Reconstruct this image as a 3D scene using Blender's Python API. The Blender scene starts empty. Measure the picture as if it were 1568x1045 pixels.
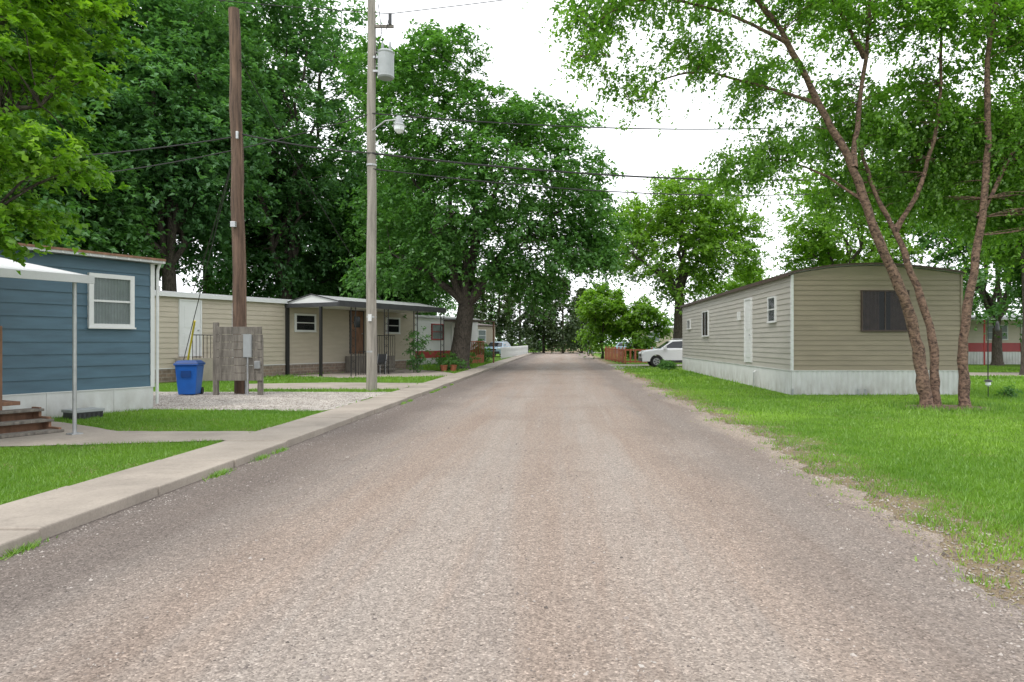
import bpy, math, random
import numpy as np
from mathutils import Matrix, Vector
random.seed(7); RNG=np.random.default_rng(7)
scene=bpy.context.scene
COL=scene.collection
scene.view_settings.view_transform='Standard'; scene.view_settings.look='None'; scene.view_settings.exposure=0; scene.view_settings.gamma=1
GZ=0.085   # level of the yards left of the sidewalk

# ---------------------------------------------------------------- materials
def newmat(name):
    m=bpy.data.materials.new(name); m.use_nodes=True
    nt=m.node_tree; nt.nodes.clear()
    out=nt.nodes.new('ShaderNodeOutputMaterial')
    bs=nt.nodes.new('ShaderNodeBsdfPrincipled')
    nt.links.new(bs.outputs[0],out.inputs[0])
    return m,nt,bs,out
def C(c): return (c[0],c[1],c[2],1.0)
def N(nt,t,**k):
    n=nt.nodes.new(t)
    for a,b in k.items(): setattr(n,a,b)
    return n
def noise(nt,vec,scale,detail=4,rough=0.55,dist=0.0):
    n=N(nt,'ShaderNodeTexNoise'); n.inputs['Scale'].default_value=scale
    n.inputs['Detail'].default_value=detail; n.inputs['Roughness'].default_value=rough
    n.inputs['Distortion'].default_value=dist
    if vec is not None: nt.links.new(vec,n.inputs['Vector'])
    return n.outputs['Fac']
def mapping(nt,vec,sc,rot=(0,0,0)):
    n=N(nt,'ShaderNodeMapping'); n.inputs['Scale'].default_value=sc; n.inputs['Rotation'].default_value=rot
    nt.links.new(vec,n.inputs['Vector']); return n.outputs[0]
def ramp(nt,fac,stops):
    r=N(nt,'ShaderNodeValToRGB'); el=r.color_ramp.elements
    while len(el)<len(stops): el.new(0.5)
    for e,(p,c) in zip(el,stops):
        e.position=p; e.color=C(c) if not isinstance(c,(int,float)) else (c,c,c,1)
    nt.links.new(fac,r.inputs[0]); return r.outputs[0]
def mix(nt,fac,a,b,mode='MIX'):
    m=N(nt,'ShaderNodeMix',data_type='RGBA',blend_type=mode)
    if isinstance(fac,(int,float)): m.inputs[0].default_value=fac
    else: nt.links.new(fac,m.inputs[0])
    for i,x in ((6,a),(7,b)):
        if isinstance(x,tuple): m.inputs[i].default_value=C(x)
        else: nt.links.new(x,m.inputs[i])
    return m.outputs[2]
def math_(nt,op,a,b=None,c=None):
    m=N(nt,'ShaderNodeMath',operation=op)
    for i,x in enumerate((a,b,c)):
        if x is None: continue
        if isinstance(x,(int,float)): m.inputs[i].default_value=x
        else: nt.links.new(x,m.inputs[i])
    return m.outputs[0]
def maprange(nt,v,a,b,c=0.0,d=1.0):
    m=N(nt,'ShaderNodeMapRange'); nt.links.new(v,m.inputs[0])
    for i,x in enumerate((a,b,c,d)): m.inputs[i+1].default_value=x
    return m.outputs[0]
def bump(nt,bs,h,strength=0.3,dist=0.02):
    b=N(nt,'ShaderNodeBump'); b.inputs['Strength'].default_value=strength; b.inputs['Distance'].default_value=dist
    nt.links.new(h,b.inputs['Height']); nt.links.new(b.outputs[0],bs.inputs['Normal'])
def pos(nt): return N(nt,'ShaderNodeNewGeometry').outputs['Position']

def simple(name,c,rough=0.6,var=0.12,scale=3.0,bmp=0.0,metal=0.0,stretch=(1,1,1),fine=60.0,dirt=0.0,spec=0.5):
    m,nt,bs,_=newmat(name); p=mapping(nt,pos(nt),stretch)
    f=noise(nt,p,scale,5); g=noise(nt,p,fine,3)
    lo=tuple(max(0,x*(1-var*1.6)) for x in c); hi=tuple(min(1,x*(1+var)) for x in c)
    col=ramp(nt,f,[(0.3,lo),(0.7,hi)])
    col=mix(nt,0.25,col,ramp(nt,g,[(0.3,tuple(x*(1-var*2) for x in c)),(0.7,hi)]))
    if dirt>0:
        z=N(nt,'ShaderNodeSeparateXYZ'); nt.links.new(pos(nt),z.inputs[0])
        d=math_(nt,'MULTIPLY',maprange(nt,z.outputs[2],0.1,0.65,1,0),maprange(nt,noise(nt,mapping(nt,pos(nt),(1,1,.4)),5,5),0.35,0.7,0,dirt))
        col=mix(nt,d,col,(0.16,0.12,0.08))
    nt.links.new(col,bs.inputs['Base Color'])
    bs.inputs['Roughness'].default_value=rough; bs.inputs['Metallic'].default_value=metal
    bs.inputs['Specular IOR Level'].default_value=spec
    if bmp>0: bump(nt,bs,g,bmp,0.01)
    return m

def leafmat(name,dark,light,trans=0.35,gloss=0.04):
    m,nt,bs,out=newmat(name); nt.nodes.remove(bs)
    a=N(nt,'ShaderNodeAttribute',attribute_name='tint')
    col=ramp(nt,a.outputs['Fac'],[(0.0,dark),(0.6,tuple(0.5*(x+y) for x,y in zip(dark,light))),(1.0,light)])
    df=N(nt,'ShaderNodeBsdfDiffuse'); nt.links.new(col,df.inputs[0])
    tr=N(nt,'ShaderNodeBsdfTranslucent')
    tc=mix(nt,1.0,col,(1.5,1.7,0.6),'MULTIPLY'); nt.links.new(tc,tr.inputs[0])
    ms=N(nt,'ShaderNodeMixShader'); ms.inputs[0].default_value=trans
    nt.links.new(df.outputs[0],ms.inputs[1]); nt.links.new(tr.outputs[0],ms.inputs[2])
    gl=N(nt,'ShaderNodeBsdfGlossy'); gl.inputs['Roughness'].default_value=0.45; gl.inputs['Color'].default_value=(0.8,0.85,0.85,1)
    m2=N(nt,'ShaderNodeMixShader'); m2.inputs[0].default_value=gloss
    nt.links.new(ms.outputs[0],m2.inputs[1]); nt.links.new(gl.outputs[0],m2.inputs[2])
    nt.links.new(m2.outputs[0],out.inputs[0]); return m

M={}
M['white']=simple('white_paint',(0.62,0.63,0.63),0.45,0.05,2)
M['skirt']=simple('white_skirting',(0.58,0.59,0.59),0.5,0.07,2,dirt=0.5)
M['blue']=simple('blue_siding',(0.056,0.118,0.165),0.5,0.15,1.5,stretch=(1,1,6))
M['cream']=simple('cream_siding',(0.44,0.39,0.31),0.5,0.07,1.5,stretch=(1,1,5))
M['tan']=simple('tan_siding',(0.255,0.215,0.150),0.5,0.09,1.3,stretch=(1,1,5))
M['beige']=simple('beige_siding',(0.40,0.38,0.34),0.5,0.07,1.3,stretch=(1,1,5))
M['darkroof']=simple('brown_roof_trim',(0.07,0.045,0.035),0.6,0.2,4)
M['metalroof']=simple('metal_roof',(0.50,0.51,0.52),0.4,0.1,1.5,metal=0.2)
M['char']=simple('charcoal_metal',(0.035,0.036,0.04),0.45,0.2,5)
M['black']=simple('black_iron',(0.012,0.012,0.013),0.45,0.2,8)
M['greywood']=simple('weathered_wood',(0.20,0.18,0.155),0.85,0.4,2,0.5,stretch=(8,8,1),fine=30)
M['brownwood']=simple('brown_pole_wood',(0.13,0.08,0.055),0.85,0.5,1.6,0.7,stretch=(9,9,0.6),fine=20)
M['palewood']=simple('grey_pole_wood',(0.29,0.265,0.23),0.85,0.3,1.6,0.6,stretch=(9,9,0.6),fine=20)
M['redwood']=simple('stained_fence_wood',(0.34,0.11,0.055),0.8,0.25,3,0.3,stretch=(4,4,1))
M['deck']=simple('deck_wood',(0.24,0.13,0.08),0.8,0.25,3,0.3,stretch=(4,4,1))
M['galv']=simple('galvanised_steel',(0.42,0.43,0.44),0.4,0.12,6,metal=0.6)
M['greypaint']=simple('grey_box_paint',(0.33,0.35,0.36),0.5,0.08,4)
M['rubber']=simple('tyre_rubber',(0.02,0.02,0.02),0.85,0.2,8)
M['bin']=simple('blue_plastic',(0.010,0.105,0.42),0.4,0.1,5)
M['bindark']=simple('dark_blue_plastic',(0.008,0.05,0.2),0.4,0.1,5)
M['curtain']=simple('curtain_fabric',(0.09,0.05,0.04),0.9,0.35,6)
M['blind']=simple('window_blind',(0.5,0.53,0.52),0.7,0.1,5)
M['dark']=simple('dark_interior',(0.012,0.012,0.014),0.9,0.2,5)
M['carpaint']=simple('white_car_paint',(0.70,0.71,0.72),0.25,0.02,2)
M['carblue']=simple('light_blue_car_paint',(0.30,0.42,0.52),0.25,0.03,2)
M['carred']=simple('dark_red_car_paint',(0.22,0.02,0.02),0.25,0.03,2)
M['redpaint']=simple('red_paint',(0.33,0.03,0.03),0.5,0.1,3)
M['wire']=simple('cable_black',(0.02,0.02,0.02),0.6,0.1,3)
M['yellow']=simple('yellow_guy_guard',(0.55,0.42,0.03),0.5,0.1,3)
M['amber']=simple('tail_lamp',(0.4,0.05,0.02),0.3,0.1,3)
def glass():
    m,nt,bs,out=newmat('window_glass')
    bs.inputs['Base Color'].default_value=(0.01,0.012,0.014,1); bs.inputs['Roughness'].default_value=0.05
    n=noise(nt,pos(nt),1.2,2); bump(nt,bs,n,0.08,0.05)
    t=N(nt,'ShaderNodeBsdfTransparent'); t.inputs[0].default_value=(.8,.85,.85,1)
    ms=N(nt,'ShaderNodeMixShader'); ms.inputs[0].default_value=0.65
    nt.links.new(bs.outputs[0],ms.inputs[1]); nt.links.new(t.outputs[0],ms.inputs[2]); nt.links.new(ms.outputs[0],out.inputs[0])
    return m
M['glass']=glass()
M['carglass']=simple('car_glass',(0.02,0.025,0.03),0.06,0.1,3)
M['lens']=simple('lamp_lens',(0.75,0.78,0.8),0.15,0.03,5)
def stone():
    m,nt,bs,_=newmat('stone_skirting')
    br=N(nt,'ShaderNodeTexBrick'); br.inputs['Scale'].default_value=1.0
    br.inputs['Brick Width'].default_value=0.36; br.inputs['Row Height'].default_value=0.13; br.inputs['Mortar Size'].default_value=0.012
    br.inputs['Color1'].default_value=(0.26,0.18,0.13,1); br.inputs['Color2'].default_value=(0.13,0.10,0.08,1); br.inputs['Mortar'].default_value=(0.30,0.27,0.25,1)
    s=N(nt,'ShaderNodeSeparateXYZ'); nt.links.new(pos(nt),s.inputs[0])
    c=N(nt,'ShaderNodeCombineXYZ'); nt.links.new(math_(nt,'MULTIPLY',s.outputs[1],1.118),c.inputs[0]); nt.links.new(s.outputs[2],c.inputs[1])
    nt.links.new(c.outputs[0],br.inputs['Vector'])
    nt.links.new(mix(nt,0.4,br.outputs[0],ramp(nt,noise(nt,pos(nt),9,4),[(0.3,(0.12,0.085,0.065)),(0.7,(0.36,0.29,0.23))])),bs.inputs['Base Color'])
    bs.inputs['Roughness'].default_value=0.85; return m
M['stone']=stone()
def bark(name,c1,c2,sc=6,st=(1,1,0.35)):
    m,nt,bs,_=newmat(name); p=mapping(nt,pos(nt),st)
    f=noise(nt,p,sc*3,6,0.65,0.6)
    nt.links.new(ramp(nt,f,[(0.36,c1),(0.60,c2)]),bs.inputs['Base Color']); bs.inputs['Roughness'].default_value=0.9
    bump(nt,bs,f,0.9,0.05); return m
M['bark']=bark('maple_bark',(0.025,0.02,0.016),(0.10,0.082,0.065))
M['birch']=bark('river_birch_bark',(0.035,0.02,0.016),(0.23,0.145,0.105),3.4,(1.2,1.2,1.7))

def groundmat():
    m,nt,bs,_=newmat('lawn_soil'); P=pos(nt)
    s=N(nt,'ShaderNodeSeparateXYZ'); nt.links.new(P,s.inputs[0])
    n1=noise(nt,P,0.7,5); n2=noise(nt,P,9,5,0.7); n3=noise(nt,P,70,3,0.7)
    g=ramp(nt,n1,[(0.3,(0.07,0.16,0.016)),(0.55,(0.11,0.215,0.024)),(0.75,(0.17,0.25,0.038))])
    g=mix(nt,0.5,g,ramp(nt,n3,[(0.3,(0.035,0.09,0.012)),(0.7,(0.18,0.31,0.04))]))
    dry=ramp(nt,n3,[(0.3,(0.15,0.11,0.07)),(0.7,(0.36,0.29,0.20))])
    g=mix(nt,maprange(nt,n2,0.60,0.74,0,0.45),g,dry)
    e=math_(nt,'ADD',math_(nt,'SUBTRACT',math_(nt,'ABSOLUTE',s.outputs[0]),3.05),math_(nt,'MULTIPLY',math_(nt,'SUBTRACT',noise(nt,P,1.6,5,0.65),0.5),1.9))
    nt.links.new(mix(nt,maprange(nt,e,0.2,0.8),dry,g),bs.inputs['Base Color'])
    bs.inputs['Roughness'].default_value=0.95; bs.inputs['Specular IOR Level'].default_value=0.1
    bump(nt,bs,n3,0.8,0.03); return m
M['ground']=groundmat()
def roadmat():
    m,nt,bs,_=newmat('gravelled_road'); P=pos(nt)
    s=N(nt,'ShaderNodeSeparateXYZ'); nt.links.new(P,s.inputs[0])
    streak=noise(nt,mapping(nt,P,(1.6,0.09,1)),1.0,5,0.65,0.3)
    streak2=noise(nt,mapping(nt,P,(4.2,0.25,1)),1.0,6,0.7,0.3)
    big=noise(nt,P,0.5,4)
    # wheel tracks: bands along the road that wander a little
    xw=math_(nt,'ADD',s.outputs[0],math_(nt,'MULTIPLY',math_(nt,'SUBTRACT',noise(nt,mapping(nt,P,(0.3,0.12,1)),1.0,3),0.5),1.8))
    band=math_(nt,'PINGPONG',math_(nt,'ADD',xw,0.25),0.80)
    loose=maprange(nt,math_(nt,'ADD',band,math_(nt,'MULTIPLY',math_(nt,'SUBTRACT',streak2,0.5),2.0)),0.22,0.75)
    base=ramp(nt,streak,[(0.32,(0.30,0.232,0.190)),(0.5,(0.325,0.262,0.220)),(0.68,(0.305,0.262,0.232))])
    base=mix(nt,math_(nt,'MULTIPLY',loose,0.5),base,(0.37,0.328,0.292))
    base=mix(nt,maprange(nt,big,0.5,0.72,0,0.45),base,(0.24,0.19,0.16))
    le=math_(nt,'ADD',s.outputs[0],math_(nt,'MULTIPLY',math_(nt,'SUBTRACT',noise(nt,mapping(nt,P,(1,0.3,1)),1.2,4),0.5),1.6))
    base=mix(nt,maprange(nt,le,-3.3,-1.9,0.8,0),base,(0.15,0.127,0.115))
    base=mix(nt,math_(nt,'MULTIPLY',maprange(nt,le,1.2,1.9,0,0.55),maprange(nt,le,2.5,3.1,1,0)),base,(0.18,0.15,0.133))
    base=mix(nt,maprange(nt,le,2.6,3.1,0,0.6),base,(0.38,0.32,0.26))
    v=N(nt,'ShaderNodeTexVoronoi'); v.inputs['Scale'].default_value=95; nt.links.new(P,v.inputs['Vector'])
    sv=N(nt,'ShaderNodeSeparateXYZ'); nt.links.new(v.outputs['Color'],sv.inputs[0])
    chips=ramp(nt,sv.outputs[0],[(0.0,0.45),(0.35,0.8),(0.8,1.04),(0.93,1.25),(1.0,1.7)])
    base=mix(nt,0.8,base,chips,'MULTIPLY')
    n3=noise(nt,P,22,5,0.75)
    base=mix(nt,0.8,base,ramp(nt,n3,[(0.32,0.70),(0.55,1.0),(0.72,1.25)]),'MULTIPLY')
    v2=N(nt,'ShaderNodeTexVoronoi'); v2.inputs['Scale'].default_value=30; nt.links.new(P,v2.inputs['Vector'])
    s2=N(nt,'ShaderNodeSeparateXYZ'); nt.links.new(v2.outputs['Color'],s2.inputs[0])
    spotd=math_(nt,'MULTIPLY',maprange(nt,s2.outputs[0],0.92,0.95),maprange(nt,v2.outputs['Distance'],0.2,0.26,1,0))
    base=mix(nt,math_(nt,'MULTIPLY',spotd,0.8),base,(0.06,0.05,0.045))
    nt.links.new(base,bs.inputs['Base Color']); bs.inputs['Roughness'].default_value=0.93; bs.inputs['Specular IOR Level'].default_value=0.2
    h=math_(nt,'ADD',math_(nt,'MULTIPLY',v.outputs['Distance'],-0.6),n3); bump(nt,bs,h,0.6,0.012); return m
M['road']=roadmat()
def concmat(name,c,joint=True):
    m,nt,bs,_=newmat(name); P=pos(nt)
    n1=noise(nt,P,1.1,5,0.6); n3=noise(nt,P,45,4,0.7)
    col=ramp(nt,n1,[(0.3,tuple(x*0.78 for x in c)),(0.7,tuple(x*1.12 for x in c))])
    col=mix(nt,0.5,col,ramp(nt,n3,[(0.3,0.7),(0.7,1.2)]),'MULTIPLY')
    col=mix(nt,maprange(nt,noise(nt,P,5,5,0.7),0.55,0.75,0,0.6),col,tuple(x*0.6 for x in c))
    nt.links.new(col,bs.inputs['Base Color']); bs.inputs['Roughness'].default_value=0.9; bump(nt,bs,n3,0.4,0.006); return m
M['concrete']=concmat('concrete',(0.345,0.30,0.255))
def gravmat(name,stops,sc):
    m,nt,bs,_=newmat(name); P=pos(nt)
    v=N(nt,'ShaderNodeTexVoronoi'); v.inputs['Scale'].default_value=sc; nt.links.new(P,v.inputs['Vector'])
    sv=N(nt,'ShaderNodeSeparateXYZ'); nt.links.new(v.outputs['Color'],sv.inputs[0])
    col=ramp(nt,sv.outputs[0],stops); col=mix(nt,0.6,col,ramp(nt,noise(nt,P,1.5,5),[(0.35,0.7),(0.65,1.15)]),'MULTIPLY')
    nt.links.new(col,bs.inputs['Base Color']); bs.inputs['Roughness'].default_value=0.95
    bump(nt,bs,sv.outputs[1],0.8,0.03); return m
M['gravel']=gravmat('white_gravel',[(0,(0.22,0.19,0.16)),(0.5,(0.42,0.38,0.34)),(1,(0.60,0.56,0.52))],38)
M['mulch']=gravmat('bark_mulch',[(0,(0.04,0.028,0.02)),(0.6,(0.13,0.085,0.055)),(1,(0.24,0.17,0.11))],40)
M['pebble']=gravmat('pebbles',[(0,(0.10,0.085,0.075)),(0.5,(0.28,0.24,0.22)),(1,(0.48,0.44,0.40))],9)

L={}
L['maple']=leafmat('maple_leaf',(0.042,0.125,0.028),(0.14,0.31,0.065))
L['deep']=leafmat('deep_green_leaf',(0.038,0.11,0.030),(0.12,0.27,0.07))
L['silver']=leafmat('silver_maple_leaf',(0.042,0.125,0.042),(0.155,0.32,0.12))
L['yellow']=leafmat('bright_leaf',(0.075,0.18,0.018),(0.24,0.41,0.045),0.42)
L['birch']=leafmat('birch_leaf',(0.07,0.18,0.022),(0.23,0.41,0.06),0.47)
L['near']=leafmat('oak_leaf',(0.055,0.16,0.012),(0.25,0.42,0.04),0.47)
L['cedar']=leafmat('cedar_foliage',(0.03,0.06,0.022),(0.10,0.14,0.055),0.2)
L['grass']=leafmat('grass_blade',(0.065,0.17,0.014),(0.26,0.42,0.055),0.3)
L['straw']=leafmat('dry_grass_blade',(0.18,0.17,0.07),(0.38,0.35,0.18),0.25)

# ---------------------------------------------------------------- builders
def frame(x,y,ang,z=0.0): return Matrix.Translation((x,y,z))@Matrix.Rotation(math.radians(ang),4,'Z')
def empty(name,loc):
    e=bpy.data.objects.new(name,None); e.location=loc; e.empty_display_size=0.3; COL.objects.link(e); return e
def parent(o,p):
    if p is not None:
        o.parent=p; o.matrix_parent_inverse=Matrix.Translation(-Vector(p.location))
class B:
    def __init__(s,Mx=None): s.M=Mx or Matrix.Identity(4); s.v=[]; s.f=[]; s.mi=[]; s.mats=[]
    def m(s,k):
        mt=M[k] if isinstance(k,str) else k
        if mt not in s.mats: s.mats.append(mt)
        return s.mats.index(mt)
    def add(s,vs,fs,k):
        o=len(s.v); s.v+= [tuple(s.M@Vector(p)) for p in vs]; i=s.m(k)
        for f in fs: s.f.append(tuple(o+a for a in f)); s.mi.append(i)
    def box(s,x0,x1,y0,y1,z0,z1,k):
        if x0>x1:x0,x1=x1,x0
        if y0>y1:y0,y1=y1,y0
        if z0>z1:z0,z1=z1,z0
        s.add([(x0,y0,z0),(x1,y0,z0),(x1,y1,z0),(x0,y1,z0),(x0,y0,z1),(x1,y0,z1),(x1,y1,z1),(x0,y1,z1)],
              [(0,3,2,1),(4,5,6,7),(0,1,5,4),(1,2,6,5),(2,3,7,6),(3,0,4,7)],k)
    def poly(s,pts,k): s.add(pts,[tuple(range(len(pts)))],k)
    def prism(s,prof,y0,y1,k,axis='y',inset=None):
        n=len(prof); a=[]; b=[]
        for (x,z) in prof:
            if axis=='y': a.append((x,y0,z)); b.append((x,y1,z))
            else: a.append((y0,x,z)); b.append((y1,x,z))
        s.add(a+b,[tuple(range(n))[::-1],tuple(range(n,2*n))]+[(i,(i+1)%n,n+(i+1)%n,n+i) for i in range(n)],k)
    def tube(s,pts,rads,k,n=8,caps=True):
        pts=[Vector(p) for p in pts]
        if isinstance(rads,(int,float)): rads=[rads]*len(pts)
        vs=[];fs=[]
        for i,p in enumerate(pts):
            d=(pts[min(i+1,len(pts)-1)]-pts[max(i-1,0)]).normalized()
            a=Vector((1,0,0)) if abs(d.x)<0.8 else Vector((0,1,0))
            u=(a-d*a.dot(d)).normalized(); w=d.cross(u)
            for j in range(n):
                t=2*math.pi*j/n; vs.append(tuple(p+(u*math.cos(t)+w*math.sin(t))*rads[i]))
        for i in range(len(pts)-1):
            for j in range(n): fs.append((i*n+j,i*n+(j+1)%n,(i+1)*n+(j+1)%n,(i+1)*n+j))
        if caps: fs.append(tuple(range(n))[::-1]); fs.append(tuple((len(pts)-1)*n+j for j in range(n)))
        s.add(vs,fs,k)
    def siding(s,x0,x1,z0,z1,rows,k,y=0.0):
        h=(z1-z0)/rows; vs=[];fs=[]
        for r in range(rows):
            a=z0+r*h; o=len(vs)
            vs+=[(x0,y-0.022,a),(x1,y-0.022,a),(x1,y-0.003,a+h),(x0,y-0.003,a+h),(x0,y,a+0.0005),(x1,y,a+0.0005)]
            fs+=[(o,o+1,o+2,o+3),(o+4,o+5,o+1,o)]
        s.add(vs,fs,k)
    def ribs(s,x0,x1,z0,z1,pitch,k,y=0.0,depth=0.02):
        n=max(2,int((x1-x0)/pitch)*4); vs=[];fs=[]
        pat=[0,0,1,1]
        for i in range(n+1):
            x=x0+(x1-x0)*i/n; d=y-(0.004+depth*pat[i%4]); vs+=[(x,d,z0),(x,d,z1)]
        fs=[(2*i,2*i+2,2*i+3,2*i+1) for i in range(n)]
        s.add(vs,fs,k)
    def window(s,x0,x1,z0,z1,fk='white',curtain=None,split='h',fw=0.06):
        s.box(x0,x1,-0.028,-0.024,z0,z1,'dark')
        if curtain:
            n=40; vs=[]
            for i in range(n+1):
                x=x0+(x1-x0)*i/n; d=-0.036-0.006*math.sin(i*1.9); vs+=[(x,d,z0),(x,d,z1)]
            gap=(15,25) if curtain=='curtain' else (99,99)
            s.add(vs,[(2*i,2*i+2,2*i+3,2*i+1) for i in range(n) if not gap[0]<=i<gap[1]],curtain)
        s.add([(x0,-0.052,z0),(x1,-0.052,z0),(x1,-0.052,z1),(x0,-0.052,z1)],[(0,1,2,3)],'glass')
        s.box(x0-fw,x0,-0.075,0,z0-fw,z1+fw,fk); s.box(x1,x1+fw,-0.075,0,z0-fw,z1+fw,fk)
        s.box(x0,x1,-0.072,0,z0-fw,z0,fk); s.box(x0,x1,-0.072,0,z1,z1+fw,fk)
        if split=='h': zm=(z0+z1)/2; s.box(x0,x1,-0.066,-0.056,zm-0.02,zm+0.02,fk)
        if split=='v': xm=(x0+x1)/2; s.box(xm-0.015,xm+0.015,-0.066,-0.056,z0,z1,fk)
        s.box(x0-fw-0.02,x1+fw+0.02,-0.095,-0.0755,z0-fw-0.012,z0-fw+0.02,fk)
    def door(s,x0,x1,z0,z1,k='white',fk='white',glass=True):
        s.box(x0,x1,-0.05,0,z0,z1,k)
        s.box(x0-0.06,x0,-0.075,0,z0,z1+0.06,fk); s.box(x1,x1+0.06,-0.075,0,z0,z1+0.06,fk); s.box(x0,x1,-0.072,0,z1,z1+0.06,fk)
        w=x1-x0
        for a,b in ((0.08,0.42),(0.52,0.9)):
            if glass and a>0.5:
                s.box(x0+w*0.25,x1-w*0.25,-0.056,-0.0505,z0+(z1-z0)*0.62,z0+(z1-z0)*0.88,'carglass')
            else:
                s.box(x0+w*0.18,x1-w*0.18,-0.058,-0.0505,z0+(z1-z0)*a,z0+(z1-z0)*b,k)
        s.tube([(x1-0.08,-0.05,z0+0.95),(x1-0.08,-0.10,z0+0.95)],0.025,'galv',8)
    def make(s,name,par=None,bevel=0.0,smooth=False,seg=2):
        me=bpy.data.meshes.new(name); me.from_pydata(s.v,[],s.f)
        for mt in s.mats: me.materials.append(mt)
        me.polygons.foreach_set('material_index',s.mi)
        if smooth: me.polygons.foreach_set('use_smooth',[True]*len(me.polygons))
        me.update(); o=bpy.data.objects.new(name,me); COL.objects.link(o); parent(o,par)
        if bevel>0:
            md=o.modifiers.new('bevel','BEVEL'); md.width=bevel; md.segments=seg; md.limit_method='ANGLE'
        return o
def npmesh(name,verts,k,mat,tint=None,par=None):
    nv=len(verts); nf=nv//k
    me=bpy.data.meshes.new(name); me.vertices.add(nv); me.vertices.foreach_set('co',verts.astype(np.float32).ravel())
    me.loops.add(nv); me.loops.foreach_set('vertex_index',np.arange(nv,dtype=np.int32))
    me.polygons.add(nf); me.polygons.foreach_set('loop_start',np.arange(0,nv,k,dtype=np.int32))
    me.update(calc_edges=True)
    if tint is not None:
        a=me.attributes.new('tint','FLOAT','FACE'); a.data.foreach_set('value',np.clip(tint,0,1).astype(np.float32))
    me.materials.append(mat); o=bpy.data.objects.new(name,me); COL.objects.link(o); parent(o,par); return o

# ---------------------------------------------------------------- world, sun, camera
SUN_EL,SUN_AZ=55,215   # azimuth measured clockwise from +Y
w=bpy.data.worlds.new('World'); scene.world=w; w.use_nodes=True; nt=w.node_tree; nt.nodes.clear()
sky=N(nt,'ShaderNodeTexSky',sky_type='NISHITA'); sky.sun_disc=False; sky.sun_elevation=math.radians(SUN_EL); sky.sun_rotation=math.radians(SUN_AZ)
sky.dust_density=3.0
hs=N(nt,'ShaderNodeHueSaturation'); hs.inputs['Saturation'].default_value=0.25; nt.links.new(sky.outputs[0],hs.inputs['Color'])
mx=mix(nt,0.85,hs.outputs[0],(13.2,13.5,13.9))
bg=N(nt,'ShaderNodeBackground'); bg.inputs[1].default_value=0.15; nt.links.new(mx,bg.inputs[0])
wo=N(nt,'ShaderNodeOutputWorld'); nt.links.new(bg.outputs[0],wo.inputs[0])
sl=bpy.data.lights.new('sun','SUN'); sl.energy=1.5; sl.angle=math.radians(12); sl.color=(1,0.95,0.87)
so=bpy.data.objects.new('sun',sl); COL.objects.link(so)
az=math.radians(SUN_AZ); el=math.radians(SUN_EL)
sd=Vector((math.sin(az)*math.cos(el),math.cos(az)*math.cos(el),math.sin(el)))
so.rotation_euler=(-sd).to_track_quat('-Z','Y').to_euler(); so.location=(-10,-10,30)
cd=bpy.data.cameras.new('camera'); cam=bpy.data.objects.new('camera',cd); COL.objects.link(cam)
cam.location=(0,0,1.5); cam.rotation_euler=(math.radians(90),0,0); cd.lens=24; cd.sensor_width=36
cd.shift_x=-0.0497; cd.shift_y=0.001; cd.clip_start=0.05; cd.clip_end=2000; scene.camera=cam

# ---------------------------------------------------------------- ground, road, paving
def edge_r(y):
    y=np.asarray(y,float)
    return 2.66+0.42*np.clip((y-4)/6,0,1)+0.09*np.sin(y*1.3)+0.07*np.sin(3.7*y+1)+0.05*np.sin(8.3*y+2)+0.03*np.sin(17*y)
b=B(); xs=[-500,-60,-4.45,-4.44,3,60,500]; zs=[GZ,GZ,GZ,0,0,0,0]; ys=[-60,0,20,60,120,600]
vs=[(x,y,z) for y in ys for x,z in zip(xs,zs)]; n=len(xs)
b.add(vs,[(j*n+i,j*n+i+1,(j+1)*n+i+1,(j+1)*n+i) for j in range(len(ys)-1) for i in range(n-1)],'ground'); b.make('ground')
b=B(); vs=[];ny=900
for i in range(ny+1):
    y=-12+ (i/ny)**1.6*112 ; vs+=[(-3.99,y,0.006),(float(edge_r(y)),y,0.006)]
b.add(vs,[(2*i,2*i+1,2*i+3,2*i+2) for i in range(ny)],'road'); b.make('road')
b=B(); b.poly([(3.0,38,0.010),(3.0,45.5,0.010),(14,45.5,0.010),(14,38.5,0.010)],'gravel'); b.make('gravel_driveway')
b=B(); b.poly([(-30,92,0.011),(-30,99,0.011),(30,99,0.011),(30,92,0.011)],'road'); b.make('cross_road')
b=B(); y=-4.0; i=0
while y<92:
    Ls=1.52
    dz=0.006*math.sin(i*2.3); xo=0.012*math.sin(i*1.7)
    b.box(-4.82+xo,-3.92+xo,y+0.008,y+Ls-0.008,-0.05,0.10+dz,'concrete'); y+=Ls; i+=1
b.make('sidewalk',bevel=0.015)
def ragged(pts,amp,seed,step=0.3):
    r=random.Random(seed); out=[]
    for i in range(len(pts)):
        a=Vector(pts[i]); c=Vector(pts[(i+1)%len(pts)]); n=max(1,int((c-a).length/step))
        for j in range(n):
            p=a.lerp(c,j/n); out.append((p.x+r.uniform(-amp,amp),p.y+r.uniform(-amp,amp)))
    return out
paved=[]
def slab(name,pts,k,z=GZ+0.005,amp=0.0,seed=1):
    pp=ragged(pts,amp,seed) if amp else pts
    paved.append(pts)
    b=B(); b.poly([(x,y,z) for x,y in pp],k); return b.make(name)
slab('concrete_path',[(-12,8.55),(-7.2,9.2),(-4.83,9.75),(-4.83,10.75),(-7.0,10.75),(-8.2,11.6),(-9.3,12.2),(-12,9.0)],'concrete',GZ+0.012,0.03,3)
slab('gravel_driveway',[(-9.0,14.3),(-4.83,14.0),(-4.83,19.2),(-12.8,19.4),(-11.6,16.5)],'gravel',GZ+0.006,0.1,5)
slab('concrete_pad',[(-9.6,20.4),(-4.83,20.4),(-4.83,23.5),(-8.0,23.8),(-10.6,23.0)],'concrete',GZ+0.007,0.02,6)
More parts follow.
